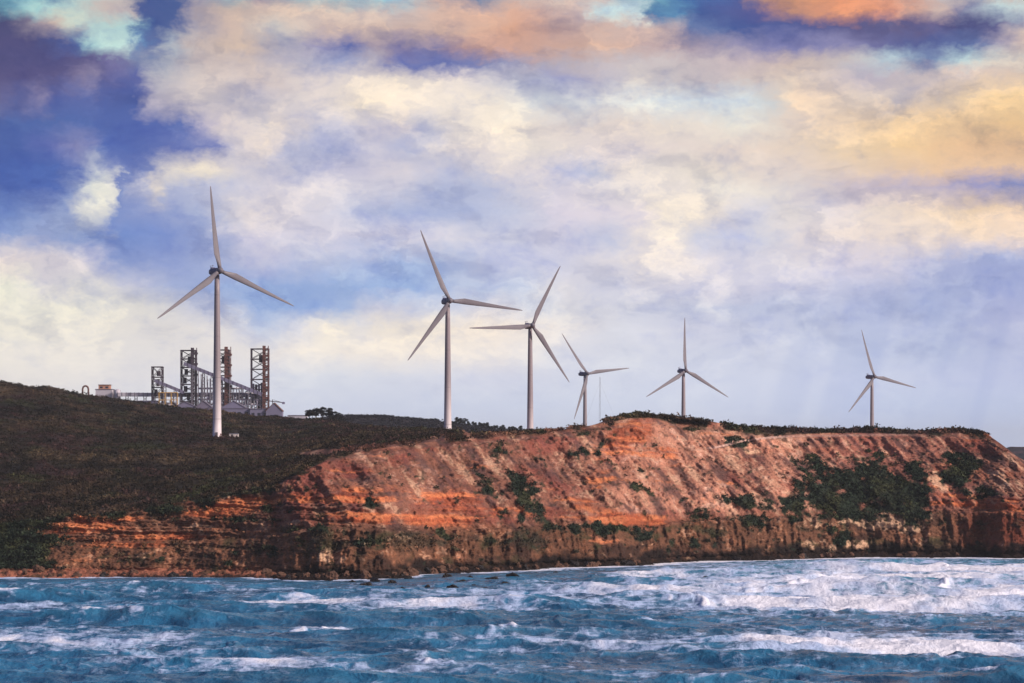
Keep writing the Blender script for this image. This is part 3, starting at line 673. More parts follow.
# breaking crests: (left px, right px, row, rise m, foam depth px, strength, slant)
BRK = [(712, 850, 645, 1.5, 9, 1.15, -5), (722, 1100, 648, 1.0, 12, 1.1, 5), (380, 740, 645, 0.6, 8, 0.95, 5),
       (200, 420, 603, 0.6, 9, 1.0, -2), (330, 580, 604, 0.6, 10, .9, -5), (520, 740, 593, 0.6, 6, .95, 4), (630, 1100, 606, 0.8, 12, 1.05, 3),
       (690, 880, 590, 0.7, 9, .95, -2), (920, 1100, 596, 0.8, 12, 1.0, 0), (740, 1100, 579, .6, 10, 1.0, 1),
       (590, 720, 575, 0.5, 6, .9, 0), (-90, 150, 644, 0.5, 13, .9, 6), (110, 360, 663, 0.6, 9, .95, 8),
       (300, 450, 673, 0.5, 6, .7, 3), (820, 1100, 569, .6, 7, 1.0, 0), (280, 380, 629, .5, 5, .7, 2), (-60, 70, 579, .3, 2, .9, 0)]
PEAKS = [(514, 636, 2.3, 14, 1.3), (326, 630, 1.5, 22, 1.05), (878, 613, 2.2, 22, 1.15), (705, 606, 1.4, 30, .9), (425, 665, 1.8, 18, .95), (140, 655, 1.8, 18, .55), (75, 612, .9, 12, 1.0),
         (944, 587, 1.9, 24, 1.1), (800, 583, 1.7, 16, 1.05), (752, 594, 1.5, 22, 1.1), (830, 577, 1.2, 20, 1.0), (655, 602, 1.3, 26, .8), (560, 625, 1.5, 30, .2), (210, 634, 1.6, 26, .15), (480, 620, 1.5, 26, .3), (22, 587, .5, 14, 1.0), (450, 612, 1.4, 24, .3), (600, 660, 1.2, 40, .1), (960, 660, 1.3, 40, .1), (340, 615, 1.0, 24, .2), (905, 575, 1.2, 16, 1.0), (250, 650, 1.2, 30, .2), (60, 668, 1.2, 36, .2), (1000, 618, 1.4, 26, .2)]
foam = np.zeros(XX.shape)
wig = 3.5 * fbm(XX / 26, YY / 80, 5, 3)
wig2 = fbm(XX / 9, YY / 12, 8, 4, 0.6)
wig3 = fbm(XX / 4, YY / 14, 18, 3, 0.6)
for (a, b, row, rise, dep, st, sl) in BRK:
    t = (PXs - a) / (b - a)
    env = sst(0, 0.4, t) * (1 - sst(0.55, 1.0, t))
    rowl = row + sl * (t - 0.5) + wig * 0.55
    Yc = EYE * F / (rowl - HY)
    dyp = YY - Yc                         # metres behind the crest line
    ridge = np.where(dyp < 0, np.exp(-(dyp / 2.6) ** 2), np.exp(-(dyp / 8.0) ** 2))
    H += rise * 0.8 * env * ridge * (0.75 + 0.9 * wig2)
    dp = (PYs - rowl) + 3.0 * wig2 + 3.0 * wig3                    # px nearer than the crest: the foamy run
    run = sst(-3.5 - dep * 0.5, -1.0, dp) * (1 - sst(dep * 0.15, dep * 0.8, dp))
    brk = 0.86 + 0.2 * sst(-0.25, 0.15, fbm(XX / 15 + row, YY / 40, 3.7, 3))
    foam = np.maximum(foam, brk * st * env ** 0.5 * run * (0.84 + 0.7 * wig2))
for (cx, row, rise, wd, st) in PEAKS:
    Yc = EYE * F / (row + 0.10 * (PXs - cx) * (1 if cx % 2 else -1) + 0.4 * wig - HY)
    dyp = YY - Yc
    sgn = 1.0 if cx % 2 else -1.0
    u_ = (PXs - cx) * sgn / wd                      # steep shoulder on one side, long tail on the other
    ex = np.where(u_ < 0, np.exp(-np.abs(u_ / 1.1) ** 1.0), np.exp(-np.abs(u_ / 2.4) ** 0.9))
    ridge = np.where(dyp < 0, np.exp(-(dyp / 5.5) ** 2), np.exp(-(dyp / 10.0) ** 2))
    hh = ex * ridge
    H += 0.60 * rise * hh * (0.8 + 1.6 * wig3)
    foam = np.maximum(foam, st * (0.62 + 0.8 * wig3 + 0.3 * wig2) * sst(0.15, 1.0, ex * np.exp(-(dyp / 9.0) ** 2) + 0.5 * wig3 + 0.4 * wig2) * sst(0.02, 0.2, ex))
shoreY = np.interp(PXs, PXC, w_Yn)
sd = shoreY - YY
rightness = sst(330, 640, PXs)
foam = np.maximum(foam, (1 - sst(1, 11 + 20 * rightness, sd + 12 * wig2)) * (0.72 + 0.25 * rightness))
# wide thin foam fields
fld = blobs([(860, 588, 230, 26, 0, .60), (60, 640, 140, 14, 2, .5), (220, 662, 150, 10, 3, .48), (600, 596, 190, 11, 0, .48), (420, 604, 140, 9, 0, .42), (880, 646, 170, 12, 0, .5), (580, 648, 130, 8, 0, .4), (60, 612, 110, 8, 0, .3), (450, 672, 160, 8, 0, .3), (200,590,200,10,0,.25)], PXs, PYs)
patch = fbm(XX / 16, YY / 34, 7, 5, 0.62)
foam = np.maximum(foam, fld * (1.0 + 0.9 * patch))
# whitecaps on the sharpest natural crests, and wind streaks
cap = sst(1.9, 2.9, H + 0.6 * wig2 + 0.5 * wig3) * 0.8 * sst(-0.1, 0.25, patch)
foam = np.maximum(foam, cap)
foam = foam + 0.22 * patch + 0.12 * sst(560, 660, PXs) + 0.08
shoal = sst(560, 900, PXs) * sst(620, 900, YY) * 0.9 + 0.35 * sst(750, 950, YY) + 0.3 * sst(0.5, 1.6, H)
H *= act; DX *= act; DY *= act
damp = 0.15 + 0.85 * sst(0, 100, sd)
grid_mesh('sea', XX + DX * damp, YY + DY * damp, H * damp, M_WATER, None, {'foam': foam * act, 'shoal': shoal})
del H, DX, DY, foam

# ------------------------------------------------------------------ mesh builder for hard objects
class MB:
    def __init__(s): s.v = []; s.f = []; s.m = []
    def poly(s, vs, fs, mi=0):
        o = len(s.v); s.v += [tuple(v) for v in vs]
        for f in fs: s.f.append(tuple(i + o for i in f)); s.m.append(mi)
    def box(s, x0, x1, y0, y1, z0, z1, mi=0):
        s.poly([(x0,y0,z0),(x1,y0,z0),(x1,y1,z0),(x0,y1,z0),(x0,y0,z1),(x1,y0,z1),(x1,y1,z1),(x0,y1,z1)],
               [(0,3,2,1),(4,5,6,7),(0,1,5,4),(1,2,6,5),(2,3,7,6),(3,0,4,7)], mi)
    def bar(s, a, b, w, h=None, mi=0):
        a = Vector(a); b = Vector(b); d = (b - a)
        if d.length < 1e-6: return
        d.normalize(); up = Vector((0,0,1)) if abs(d.z) < 0.9 else Vector((0,1,0))
        x = d.cross(up).normalized() * w * 0.5; y_ = d.cross(x).normalized() * (h or w) * 0.5
        s.poly([a-x-y_, a+x-y_, a+x+y_, a-x+y_, b-x-y_, b+x-y_, b+x+y_, b-x+y_],
               [(0,3,2,1),(4,5,6,7),(0,1,5,4),(1,2,6,5),(2,3,7,6),(3,0,4,7)], mi)
    def tube(s, pts, rads, n=12, mi=0, cap=True):
        pts = [Vector(p) for p in pts]; rings = []
        for i, p in enumerate(pts):
            d = (pts[min(i+1, len(pts)-1)] - pts[max(i-1, 0)]).normalized()
            up = Vector((0,1,0)) if abs(d.y) < 0.9 else Vector((1,0,0))
            x = d.cross(up).normalized(); y_ = d.cross(x).normalized()
            rings.append([p + (x*math.cos(2*math.pi*k/n) + y_*math.sin(2*math.pi*k/n))*rads[i] for k in range(n)])
        vs = [v for r_ in rings for v in r_]; fs = []
        for i in range(len(rings)-1):
            for k in range(n):
                fs.append((i*n+k, i*n+(k+1)%n, (i+1)*n+(k+1)%n, (i+1)*n+k))
        if cap: fs += [tuple(range(n))[::-1], tuple(range((len(rings)-1)*n, len(rings)*n))]
        s.poly(vs, fs, mi)
    def build(s, name, mats, parent=None, smooth=False, link=True):
        me = D.meshes.new(name); me.from_pydata(s.v, [], s.f)
        for m_ in (mats if isinstance(mats, list) else [mats]): me.materials.append(m_)
        me.polygons.foreach_set('material_index', s.m)
        if smooth: me.polygons.foreach_set('use_smooth', [True]*len(s.f)); 
        me.update()
        o = D.objects.new(name, me); C.objects.link(o)
        if parent: o.parent = parent
        return o


def empty(name, loc, label, cat, group=None, rz=0.0):
    o = D.objects.new(name, None); C.objects.link(o); o.location = loc; o.rotation_euler = (0, 0, rz)
    return tag(o, label, cat, group)


def copy_tree(o, parent=None):
    c = o.copy(); C.objects.link(c); c.parent = parent
    for ch in list(o.children): copy_tree(ch, c)
    return c


M_TOWER = mat_paint('tower_shaded', (150, 122, 124), 0.55, 0, 0.12, 0.15)  # tower tone darkened to stand for cloud shade
M_TOWERB = mat_paint('tower_base_lit', (226, 218, 222), 0.5, 0, 0.1, 0.3)  # brighter copy of the tower tone, for a lit foot
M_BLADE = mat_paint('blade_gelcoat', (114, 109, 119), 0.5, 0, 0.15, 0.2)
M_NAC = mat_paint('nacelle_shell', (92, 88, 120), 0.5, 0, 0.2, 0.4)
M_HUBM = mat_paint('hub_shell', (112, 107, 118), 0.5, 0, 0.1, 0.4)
M_DOOR = mat_paint('door_grey', (90, 88, 96), 0.6)
# tower colour paints in the light: pale lit foot fading to cloud-shaded grey above
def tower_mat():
    m, g = mat('tower_shade_grade')
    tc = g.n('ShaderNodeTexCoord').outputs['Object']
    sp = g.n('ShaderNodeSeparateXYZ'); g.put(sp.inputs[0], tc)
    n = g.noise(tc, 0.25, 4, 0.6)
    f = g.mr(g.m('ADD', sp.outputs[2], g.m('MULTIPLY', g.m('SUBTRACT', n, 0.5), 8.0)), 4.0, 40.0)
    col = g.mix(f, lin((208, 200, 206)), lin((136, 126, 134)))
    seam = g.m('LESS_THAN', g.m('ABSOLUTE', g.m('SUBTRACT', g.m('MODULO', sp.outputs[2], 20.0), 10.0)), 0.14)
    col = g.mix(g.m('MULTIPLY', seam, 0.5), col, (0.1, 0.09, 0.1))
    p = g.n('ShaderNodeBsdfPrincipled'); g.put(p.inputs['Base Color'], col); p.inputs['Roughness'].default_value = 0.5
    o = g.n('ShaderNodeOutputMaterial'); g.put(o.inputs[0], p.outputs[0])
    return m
M_TSHADE = tower_mat()

# ------------------------------------------------------------------ wind turbines
def blade_mesh():
    R0, R1 = 1.2, 41.0
    st = [(1.2, 1.9, 1.9, 0), (2.6, 1.9, 1.8, 4), (5.0, 2.5, 1.3, 14), (8.0, 3.25, 0.95, 13), (12, 2.95, 0.75, 9), (18, 2.4, 0.55, 6), (25, 1.85, 0.4, 3.5), (32, 1.35, 0.28, 1.5), (38, 0.85, 0.17, 0.3), (40.4, 0.45, 0.1, 0), (41.0, 0.12, 0.05, 0)]
    n = 14; vs = []; fs = []
    for (r_, ch, th, tw) in st:
        a = math.radians(tw + 2)
        for k in range(n):
            t = 2 * math.pi * k / n
            cx = math.cos(t) * 0.5 * ch
            thick = math.sin(t) * 0.5 * th * (1.0 if r_ < 3 else (0.55 + 0.45 * math.cos(t)) * 1.25)
            off = 0.0 if r_ < 3 else -0.20 * ch * min(1, (r_ - 2.6) / 4)
            x = cx + off; y_ = thick
            pre = -0.0009 * r_ * r_
            vs.append((x * math.cos(a) - y_ * math.sin(a), x * math.sin(a) + y_ * math.cos(a) + pre, r_))
    for i in range(len(st) - 1):
        for k in range(n): fs.append((i*n+k, i*n+(k+1)%n, (i+1)*n+(k+1)%n, (i+1)*n+k))
    fs += [tuple(range(n))[::-1], tuple(range((len(st)-1)*n, len(st)*n))]
    b = MB(); b.poly(vs, fs); return b


def make_turbine(hubpx, hubpy, Y, th0, yaw, label, height=None):
    x = PT(hubpx, Y) + 1.7; hz = zof(hubpy, Y)
    gz = ground(hubpx, Y + 4) - 0.8
    h = hz - gz
    # tower axis is set back from the rotor by the overhang
    t = empty('wind_turbine', (x - math.sin(yaw) * 4.6, Y + math.cos(yaw) * 4.6, gz), label, 'wind turbine', 'wind turbines along the cliff top')
    hs = [0, 0.4, 0.42] + [h * k / 8 for k in range(1, 8)] + [h - 1.6]
    rd_ = [2.45, 2.45, 2.15] + [2.15 - 0.95 * (k / 8) for k in range(1, 8)] + [1.18]
    b = MB(); b.tube([(0, 0, z_) for z_ in hs], rd_, 28); tw = b.build('tower', M_TSHADE, t, True)
    b = MB(); b.box(-0.55, 0.55, -2.32, -2.05, 1.2, 3.6); b.bar((-0.9, -2.9, 1.1), (0.9, -2.9, 1.1), 1.2, 0.12)
    b.bar((0.5, -3.3, 0.0), (0.5, -2.5, 1.1), 0.12); b.bar((-0.5, -3.3, 0.0), (-0.5, -2.5, 1.1), 0.12)
    b.build('door', M_DOOR, tw)
    # nacelle: rotor points along local -Y after yaw
    nr = D.objects.new('nacelle', None)
    b = MB()
    secs = [(-2.2, 1.25, 1.25), (-1.2, 1.55, 1.6), (2.0, 1.7, 1.75), (6.0, 1.6, 1.6), (8.0, 1.25, 1.2), (8.5, 0.7, 0.7)]
    vs = []; fs = []; n = 16
    for (yy, wx, wz) in secs:
        for k in range(n):
            a = 2 * math.pi * k / n
            cx = math.copysign(abs(math.cos(a)) ** 0.6, math.cos(a)); cz = math.copysign(abs(math.sin(a)) ** 0.6, math.sin(a))
            vs.append((cx * wx, yy, cz * wz + 0.15))
    for i in range(len(secs)-1):
        for k in range(n): fs.append((i*n+k, (i+1)*n+k, (i+1)*n+(k+1)%n, i*n+(k+1)%n))
    fs += [tuple(range(n)), tuple(range((len(secs)-1)*n, len(secs)*n))[::-1]]
    b.poly(vs, fs)
    D.objects.remove(nr)
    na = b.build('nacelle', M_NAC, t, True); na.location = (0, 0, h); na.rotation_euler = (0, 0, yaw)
    b = MB(); b.bar((0.5, 7.0, 1.6), (0.5, 7.0, 3.4), 0.16); b.bar((-0.5, 7.0, 1.6), (-0.5, 7.0, 3.1), 0.16); b.bar((-0.9, 7, 3.1), (-0.1, 7, 3.1), 0.2); b.bar((0.1, 7, 3.4), (0.9, 7, 3.4), 0.2)
    b.build('wind_vane', M_DOOR, na)
    b = MB(); b.box(-0.9, 0.9, 5.0, 6.6, 1.72, 2.3); b.build('cooler', M_NAC, na)
    RM = Matrix.Rotation(yaw, 4, 'Z') @ Matrix.Rotation(math.radians(-4), 4, 'X')
    b = MB()
    b.tube([(0, -2.0, 0), (0, -2.6, 0), (0, -4.4, 0), (0, -5.3, 0), (0, -5.9, 0), (0, -6.1, 0)], [1.35, 1.6, 1.62, 1.25, 0.6, 0.1], 18)
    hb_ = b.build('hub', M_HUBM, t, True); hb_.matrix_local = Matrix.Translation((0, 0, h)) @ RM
    for k in range(3):
        bl = D.objects.new('blade', BLADE); C.objects.link(bl); bl.parent = t
        ang = math.radians(th0 + 120 * k)
        bl.matrix_local = Matrix.Translation((0, 0, h)) @ RM @ Matrix.Translation((0, -3.9, 0)) @ Matrix.Rotation(ang, 4, 'Y')
    return t


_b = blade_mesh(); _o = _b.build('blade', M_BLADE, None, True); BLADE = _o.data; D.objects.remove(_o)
R = math.radians
make_turbine(217, 271, 1400, -6, R(27), 'largest and leftmost turbine, standing in front of the industrial plant')
make_turbine(447, 301, 1561, -23, R(18), 'second turbine from the left, right of the dark tree clump on the skyline')
make_turbine(530, 326, 1750, 27, R(20), 'third turbine from the left with one blade pointing level to the left')
make_turbine(586, 374, 2380, -37, R(32), 'smaller distant turbine beside the thin mast, left of the cliff summit')
make_turbine(684, 371, 2230, 0, R(24), 'distant turbine above the orange cliff summit with one blade straight up')
make_turbine(873, 377, 2420, -17, R(26), 'rightmost turbine, small and alone above the far end of the headland')

# small kiosk beside the first turbine
M_WHITE = mat_paint('kiosk_white', (215, 205, 205), 0.6)
kx, ky = PT(234, 1398), 1398
t = empty('kiosk', (kx, ky, ground(234, 1398)), 'low pale transformer kiosk beside the foot of the largest turbine', 'kiosk')
t.scale = (.62, .8, .7)
b = MB(); b.box(-3.6, 3.6, -1.4, 1.4, -0.9, 2.4); b.build('body', M_WHITE, t)
b = MB(); b.poly([(-3.9,-1.7,2.4),(3.9,-1.7,2.4),(3.9,1.7,2.4),(-3.9,1.7,2.4),(-3.5,0,3.0),(3.5,0,3.0)], [(0,1,5,4),(2,3,4,5),(1,2,5),(3,0,4),(0,3,2,1)]); b.build('roof', M_DOOR, t)
b = MB(); b.box(-2.2, -0.4, -1.46, -1.4, 0.1, 2.0); b.build('door', M_DOOR, t)

# thin lattice mast
M_STEEL = mat_paint('galvanised_steel', (120, 118, 130), 0.6, 0.2)
mx, my = PT(600, 2300), 2300
mz = ground(600, 2300)
t = empty('weather_mast', (mx, my, mz), 'very thin guyed weather mast right of the distant turbine, above the cliff line', 'mast')
b = MB(); H_ = zof(377, 2300) - mz
for (a, c_) in ((-.25, -.2), (.25, -.2), (0, .25)): b.bar((a, c_, 0), (a, c_, H_), 0.09)
for k in range(int(H_ / 1.5)):
    z0 = k * 1.5; b.bar((-.25, -.2, z0), (.25, -.2, z0 + 1.5), 0.04); b.bar((.25, -.2, z0), (0, .25, z0 + 1.5), 0.04)
b.build('lattice', M_STEEL, t)
b = MB()
for k in range(3):
    a = k * 2.094 + 0.4
    for hh in (0.5, 0.95): b.bar((0, 0, H_ * hh), (math.cos(a) * 32, math.sin(a) * 32, -1), 0.05)
b.build('guy_wire', M_STEEL, t)

# ------------------------------------------------------------------ industrial plant
M_RUST = mat_paint('rusty_steel', (104, 68, 64), 0.8, 0, 0.3, 0.2)
M_DARK = mat_paint('dark_steel', (70, 58, 72), 0.7, 0, 0.2, 0.3)
M_LAV = mat_paint('grey_cladding', (116, 113, 140), 0.7, 0, 0.2, 0.1)
M_SHED = mat_paint('pale_cladding', (188, 184, 196), 0.7, 0, 0.2, 0.1)
M_TAN = mat_paint('tan_cladding', (176, 130, 110), 0.8, 0, 0.25, 0.2)
M_OCH = mat_paint('ochre_steel', (190, 150, 80), 0.7, 0, 0.2, 0.3)
M_ROOF = mat_paint('roof_sheet', (110, 104, 124), 0.6, 0, 0.2, 0.2)
M_GLASS = mat_paint('window_glass', (40, 44, 60), 0.2)
PYD = 2400.0
SC = PYD / F


def lat_tower(x0, x1, top, bot, label, bays, shaft=None, lower=None, deep=9.0, shaft_mat=None, dens=.5):
    """x0,x1: picture columns; heights from rows; frame of four legs with cross bracing"""
    cx = (PT(x0, PYD) + PT(x1, PYD)) / 2; w = (x1 - x0) * SC; z0 = zof(bot, PYD); z1 = zof(top, PYD); h = z1 - z0
    gz = ground((x0 + x1) / 2, PYD) - 0.5
    t = empty('furnace_tower', (cx, PYD, gz), label, 'tower', 'lattice towers of the plant')
    o = z0 - gz
    b = MB(); sx = w / 2; sy = deep / 2
    for a in (-sx, sx):
        for c_ in (-sy, sy): b.bar((a, c_, 0), (a, c_, o + h), 0.85)
    b.build('leg_frame', M_DARK, t)
    b = MB()
    for k in range(bays + 1):
        zz = o + h * k / bays
        for c_ in (-sy, sy): b.bar((-sx, c_, zz), (sx, c_, zz), 0.7, 0.8)
        for a in (-sx, sx): b.bar((a, -sy, zz), (a, sy, zz), 0.7, 0.8)
        if k < bays:
            z2 = o + h * (k + 1) / bays
            for c_ in (-sy, sy):
                b.bar((-sx, c_, zz), (sx, c_, z2), 0.42); b.bar((sx, c_, zz), (-sx, c_, z2), 0.42)
            for a in (-sx, sx):
                b.bar((a, -sy, zz), (a, sy, z2), 0.42); b.bar((a, sy, zz), (a, -sy, z2), 0.42)
    b.build('bracing', M_DARK, t)
    rr = random.Random(int(x0))
    for k in range(1, bays + 1):
        zz = o + h * k / bays
        if k == bays or rr.random() < 0.6:
            b = MB(); b.box(-sx - 0.6, sx + 0.6, -sy - .6, sy + .6, zz - .3, zz + .2); b.build('platform', M_DARK, t)
    for k in range(bays - 1):
        if rr.random() < dens:
            zz = o + h * (k + 0.12) / bays; q = rr.uniform(-0.1, 0.6)
            b = MB(); b.tube([(-sx * q, 0, zz), (-sx * q, 0, zz + h / bays * 0.7)], [w * rr.uniform(.1, .18)] * 2, 10); b.build('vessel', M_DARK, t)
    b = MB(); b.box(-sx * .1, sx * .6, -2, 2, o + h * 0.78, o + h * 0.9); b.build('hoist_house', M_DARK, t)
    if shaft:
        a0 = PT(shaft[0], PYD) - cx; a1 = PT(shaft[1], PYD) - cx
        zt = zof(shaft[2], PYD) - gz
        b = MB(); am = (a0 + a1) / 2; wd = (a1 - a0) * .5
        b.box(a0, a0 + wd, -sy - 2.8, -sy - 0.6, 0, zt)
        for xa in (a0, a1):
            for yy in (-sy - 3.2, -sy - .2): b.bar((xa, yy, 0), (xa, yy, zt), .35)
        k = 0
        while (k + 1) * 2.9 < zt:
            z_ = k * 2.9
            b.box(a0 - .3, a1 + .3, -sy - 3.4, -sy, z_ + 1, z_ + 1.4)
            b.bar((a0, -sy - 3.2, z_ + (0 if k % 2 else 2.9)), (a1, -sy - 3.2, z_ + (2.9 if k % 2 else 0)), .35)
            if k % 3 == 0: b.box(am, a1 + .9, -sy - 3.0, -sy - .5, z_ + 1.4, z_ + 3.0)
            k += 1
        b.build('lift_shaft', shaft_mat or M_RUST, t)
    if lower:
        zt = zof(lower, PYD) - gz
        rr2 = random.Random(5)
        for k in range(5):
            xa = -sx * 0.9 + k * w * 0.17
            b = MB(); b.box(xa, xa + w * 0.11, -sy * .7, sy * .6, o + 1 + rr2.uniform(0, 6), zt - rr2.uniform(0, 3)); b.build('duct', [M_LAV, M_DARK, M_SHED][k % 3], t)
    return t


lat_tower(152.5, 162.5, 367, 408, 'shortest dark lattice tower, leftmost of the plant', 4, dens=.9)
lat_tower(181.5, 196, 350.5, 410, 'dark lattice tower left of the largest turbine, head of the long sloping conveyor', 7, (192, 197.5, 348), 398, shaft_mat=M_DARK, dens=.95)
lat_tower(216, 229, 350, 410, 'rusty lattice tower partly hidden behind the largest turbine', 7, (225.5, 231.5, 347), 400)
lat_tower(251.5, 268.5, 349, 410, 'tallest open lattice tower with a rust red shaft, rightmost of the plant', 6, (263.5, 269, 346), 381)


def gallery(xa, ya, xb, yb, dep, w, m, label, legs, depth=PYD, name='conveyor', cat='conveyor'):
    A_ = Vector((PT(xa, depth), depth, zof(ya, depth))); B_ = Vector((PT(xb, depth), depth, zof(yb, depth)))
    o0 = Vector(((A_.x + B_.x) / 2, depth, ground((xa + xb) / 2, depth)))
    t = empty(name, o0, label, cat)
    b = MB(); b.bar(A_ - o0, B_ - o0, w, dep)
    n = max(4, int((B_ - A_).length / 3.5))
    for k in range(n + 1):
        p = (A_ - o0).lerp(B_ - o0, k / n)
        b.bar(p + Vector((0, -w/2 - .12, -dep * .6)), p + Vector((0, -w/2 - .12, dep * .6)), 0.25, mi=1)
    b.build('gallery', [m, M_DARK], t)
    for f in legs:
        p = (A_ - o0).lerp(B_ - o0, f)
        b = MB(); b.bar(p + Vector((-.8, -w/2, -dep/2)), (p.x - 1.4, -w/2, -1.5), 0.5); b.bar(p + Vector((.8, w/2, -dep/2)), (p.x + 1.4, w/2, -1.5), 0.5)
        zz = 0.0
        while zz < p.z - dep:
            b.bar((p.x - 1.2, -w/2, zz), (p.x + 1.2, w/2, zz + 3), 0.22); b.bar((p.x + 1.2, w/2, zz), (p.x - 1.2, -w/2, zz + 3), 0.22); zz += 3
        b.build('trestle', M_STEEL, t)
    return t


gallery(184, 363.5, 262, 394.5, 2.9, 3.4, M_LAV, 'long enclosed conveyor sloping down behind the largest turbine to the tallest lattice tower', (0.12, 0.25, 0.36, 0.48, 0.6, 0.72, 0.84), PYD - 9)
gallery(154.5, 380.5, 184, 392.5, 2.6, 3.0, M_LAV, 'short enclosed conveyor sloping down from the shortest lattice tower', (0.35, 0.7), PYD - 9)
gallery(118, 394.5, 262, 395.5, 3.2, 3.0, M_SHED, 'long level pipe bridge running across the plant behind the sheds', [k / 16 for k in range(1, 16)], PYD + 8, 'pipe_bridge', 'pipe bridge')
gallery(170, 401, 182, 409, 1.6, 2.0, M_ROOF, 'small sloping chute below the short conveyor', (0.5,), PYD - 16, 'chute', 'chute')


def shed(x0, x1, top, bot, eave, m, label, depth, roof='gable', deep=14, wins=0, name='shed', roofm=None):
    cx = PT((x0 + x1) / 2, depth); w = (x1 - x0) * depth / F; gz = zof(bot, depth); zt = zof(top, depth) - gz; ze = zof(eave, depth) - gz
    t = empty(name, (cx, depth, gz), label, 'building')
    lo = ground((x0 + x1) / 2, depth) - gz - 1.0
    b = MB(); b.box(-w/2, w/2, 0, deep, min(lo, -0.5), ze)
    if roof == 'gable': b.poly([(-w/2, 0, ze), (w/2, 0, ze), (0, 0, zt - .2), (-w/2, deep, ze), (w/2, deep, ze), (0, deep, zt - .2)], [(0, 1, 2), (4, 3, 5)])
    b.build('wall', m, t)
    b = MB()
    e = 0.5
    if roof == 'gable':
        for sg in (-1, 1):
            b.poly([(sg*(w/2+e), -e, ze - .25), (0, -e, zt), (0, deep+e, zt), (sg*(w/2+e), deep+e, ze - .25), (sg*(w/2+e), -e, ze + .15), (0, -e, zt + .4), (0, deep+e, zt+.4), (sg*(w/2+e), deep+e, ze+.15)],
                   [(0,1,2,3),(4,7,6,5),(0,4,5,1),(2,6,7,3),(0,3,7,4)])
    else:
        b.box(-w/2 - e, w/2 + e, -e, deep + e, ze, ze + .4)
    b.build('roof', roofm or M_ROOF, t)
    for k in range(wins):
        xw = -w/2 + w * (k + 0.5) / wins
        b = MB(); b.box(xw - w / wins * .25, xw + w / wins * .25, -0.06, 0.0, ze * .35, ze * .7); b.build('window', M_GLASS, t)
    return t


shed(95.5, 112, 389, 399, 389.5, M_SHED, 'pale square block with a tan upper storey on the left skyline', 2420, 'flat', wins=0)
shed(98.5, 109.5, 384.5, 390, 385, M_TAN, 'tan upper plant room resting on the pale square block', 2423, 'flat', 10, wins=2, name='plant_room', roofm=M_RUST)
shed(135, 157, 399, 412, 401, M_LAV, 'long low grey shed at the left end of the plant', 2385, 'flat', wins=4)
shed(159, 175, 401.5, 414, 403, M_SHED, 'pale shed under the ochre steel frame', 2383, 'flat', wins=3)
shed(176, 194, 402, 416, 406, M_LAV, 'grey gabled shed below the dark lattice tower', 2380, 'gable', wins=2)
shed(196, 211, 401, 416, 407, M_ROOF, 'dark gabled shed just left of the largest turbine', 2378, 'gable', wins=2)
shed(221, 246, 401, 418, 408, M_LAV, 'wide gabled shed between the largest turbine and the tallest lattice tower', 2378, 'gable', wins=3)
shed(186, 250, 408, 420, 408.6, M_LAV, 'long low pale wall block along the ridge in front of the sheds', 2368, 'flat', wins=9)
shed(250, 268, 408, 422, 409, M_LAV, 'low lavender grey block at the foot of the tallest lattice tower', 2366, 'flat', wins=3)
shed(266, 282, 403, 424, 411, M_LAV, 'gabled end shed with dark roof at the right end of the plant', 2364, 'gable', wins=1, roofm=M_RUST)
shed(288, 307, 415.3, 426, 415.6, M_SHED, 'long pale low shed standing apart, right of the plant and left of the trees', 2350, 'flat', 10, wins=0)
t = empty('pipe_rack', (PT(231, 2394), 2394, ground(231, 2394)), 'pale three storey pipe rack full of pipes under the long sloping conveyor', 'pipe rack')
x0_, x1_ = PT(198, 2394) - t.location.x, PT(263, 2394) - t.location.x
b = MB()
for k in range(23):
    xa = x0_ + (x1_ - x0_) * k / 22
    zt_ = zof(np.interp(k, [0, 22], [371, 396]) + (k * 7 % 5), 2394) - t.location.z
    b.bar((xa, 0, 0), (xa, 0, zt_), .38); b.bar((xa, 4, 0), (xa, 4, zt_), .38)
b.build('post', M_SHED, t)
for zr in (405, 400, 394, 389):
    z_ = zof(zr, 2394) - t.location.z; xe = x1_ if zr > 390 else x1_ * .35
    b = MB(); b.bar((x0_, 0, z_), (xe, 0, z_), .5, .6); b.bar((x0_, 4, z_), (xe, 4, z_), .5, .6); b.build('beam', M_LAV, t)
    b = MB(); b.tube([(x0_, 2, z_ + .8), (xe, 2, z_ + .8)], [.5, .5], 8); b.build('pipe', M_SHED, t, True)
rr3 = random.Random(3)
for k in range(26):
    xa = rr3.uniform(x0_, x1_ * .9); z_ = zof(rr3.choice((408, 404, 399)), 2394) - t.location.z
    b = MB(); b.tube([(xa, 1.5, z_), (xa, 1.5, z_ + rr3.uniform(2, 5))], [rr3.uniform(.7, 1.5)] * 2, 10); b.build('vessel', rr3.choice((M_SHED, M_LAV, M_DARK)), t, True)
# ochre frame
t = empty('steel_frame', (PT(168, 2376), 2376, zof(412, 2376)), 'ochre open steel frame of two storeys above a pale shed', 'steel frame')
b = MB(); w_ = 7.5; hh = (412 - 392.5) * 2376 / F
for a in (-w_, -w_/3, w_/3, w_):
    b.bar((a, 0, -2), (a, 0, hh), .4); b.bar((a, 5, -2), (a, 5, hh), .4)
b.build('post', M_OCH, t)
b = MB()
for z_ in (hh, hh * .62, hh * .3):
    b.bar((-w_, 0, z_), (w_, 0, z_), .9, .5); b.bar((-w_, 5, z_), (w_, 5, z_), .9, .5)
b.build('beam', M_OCH, t)
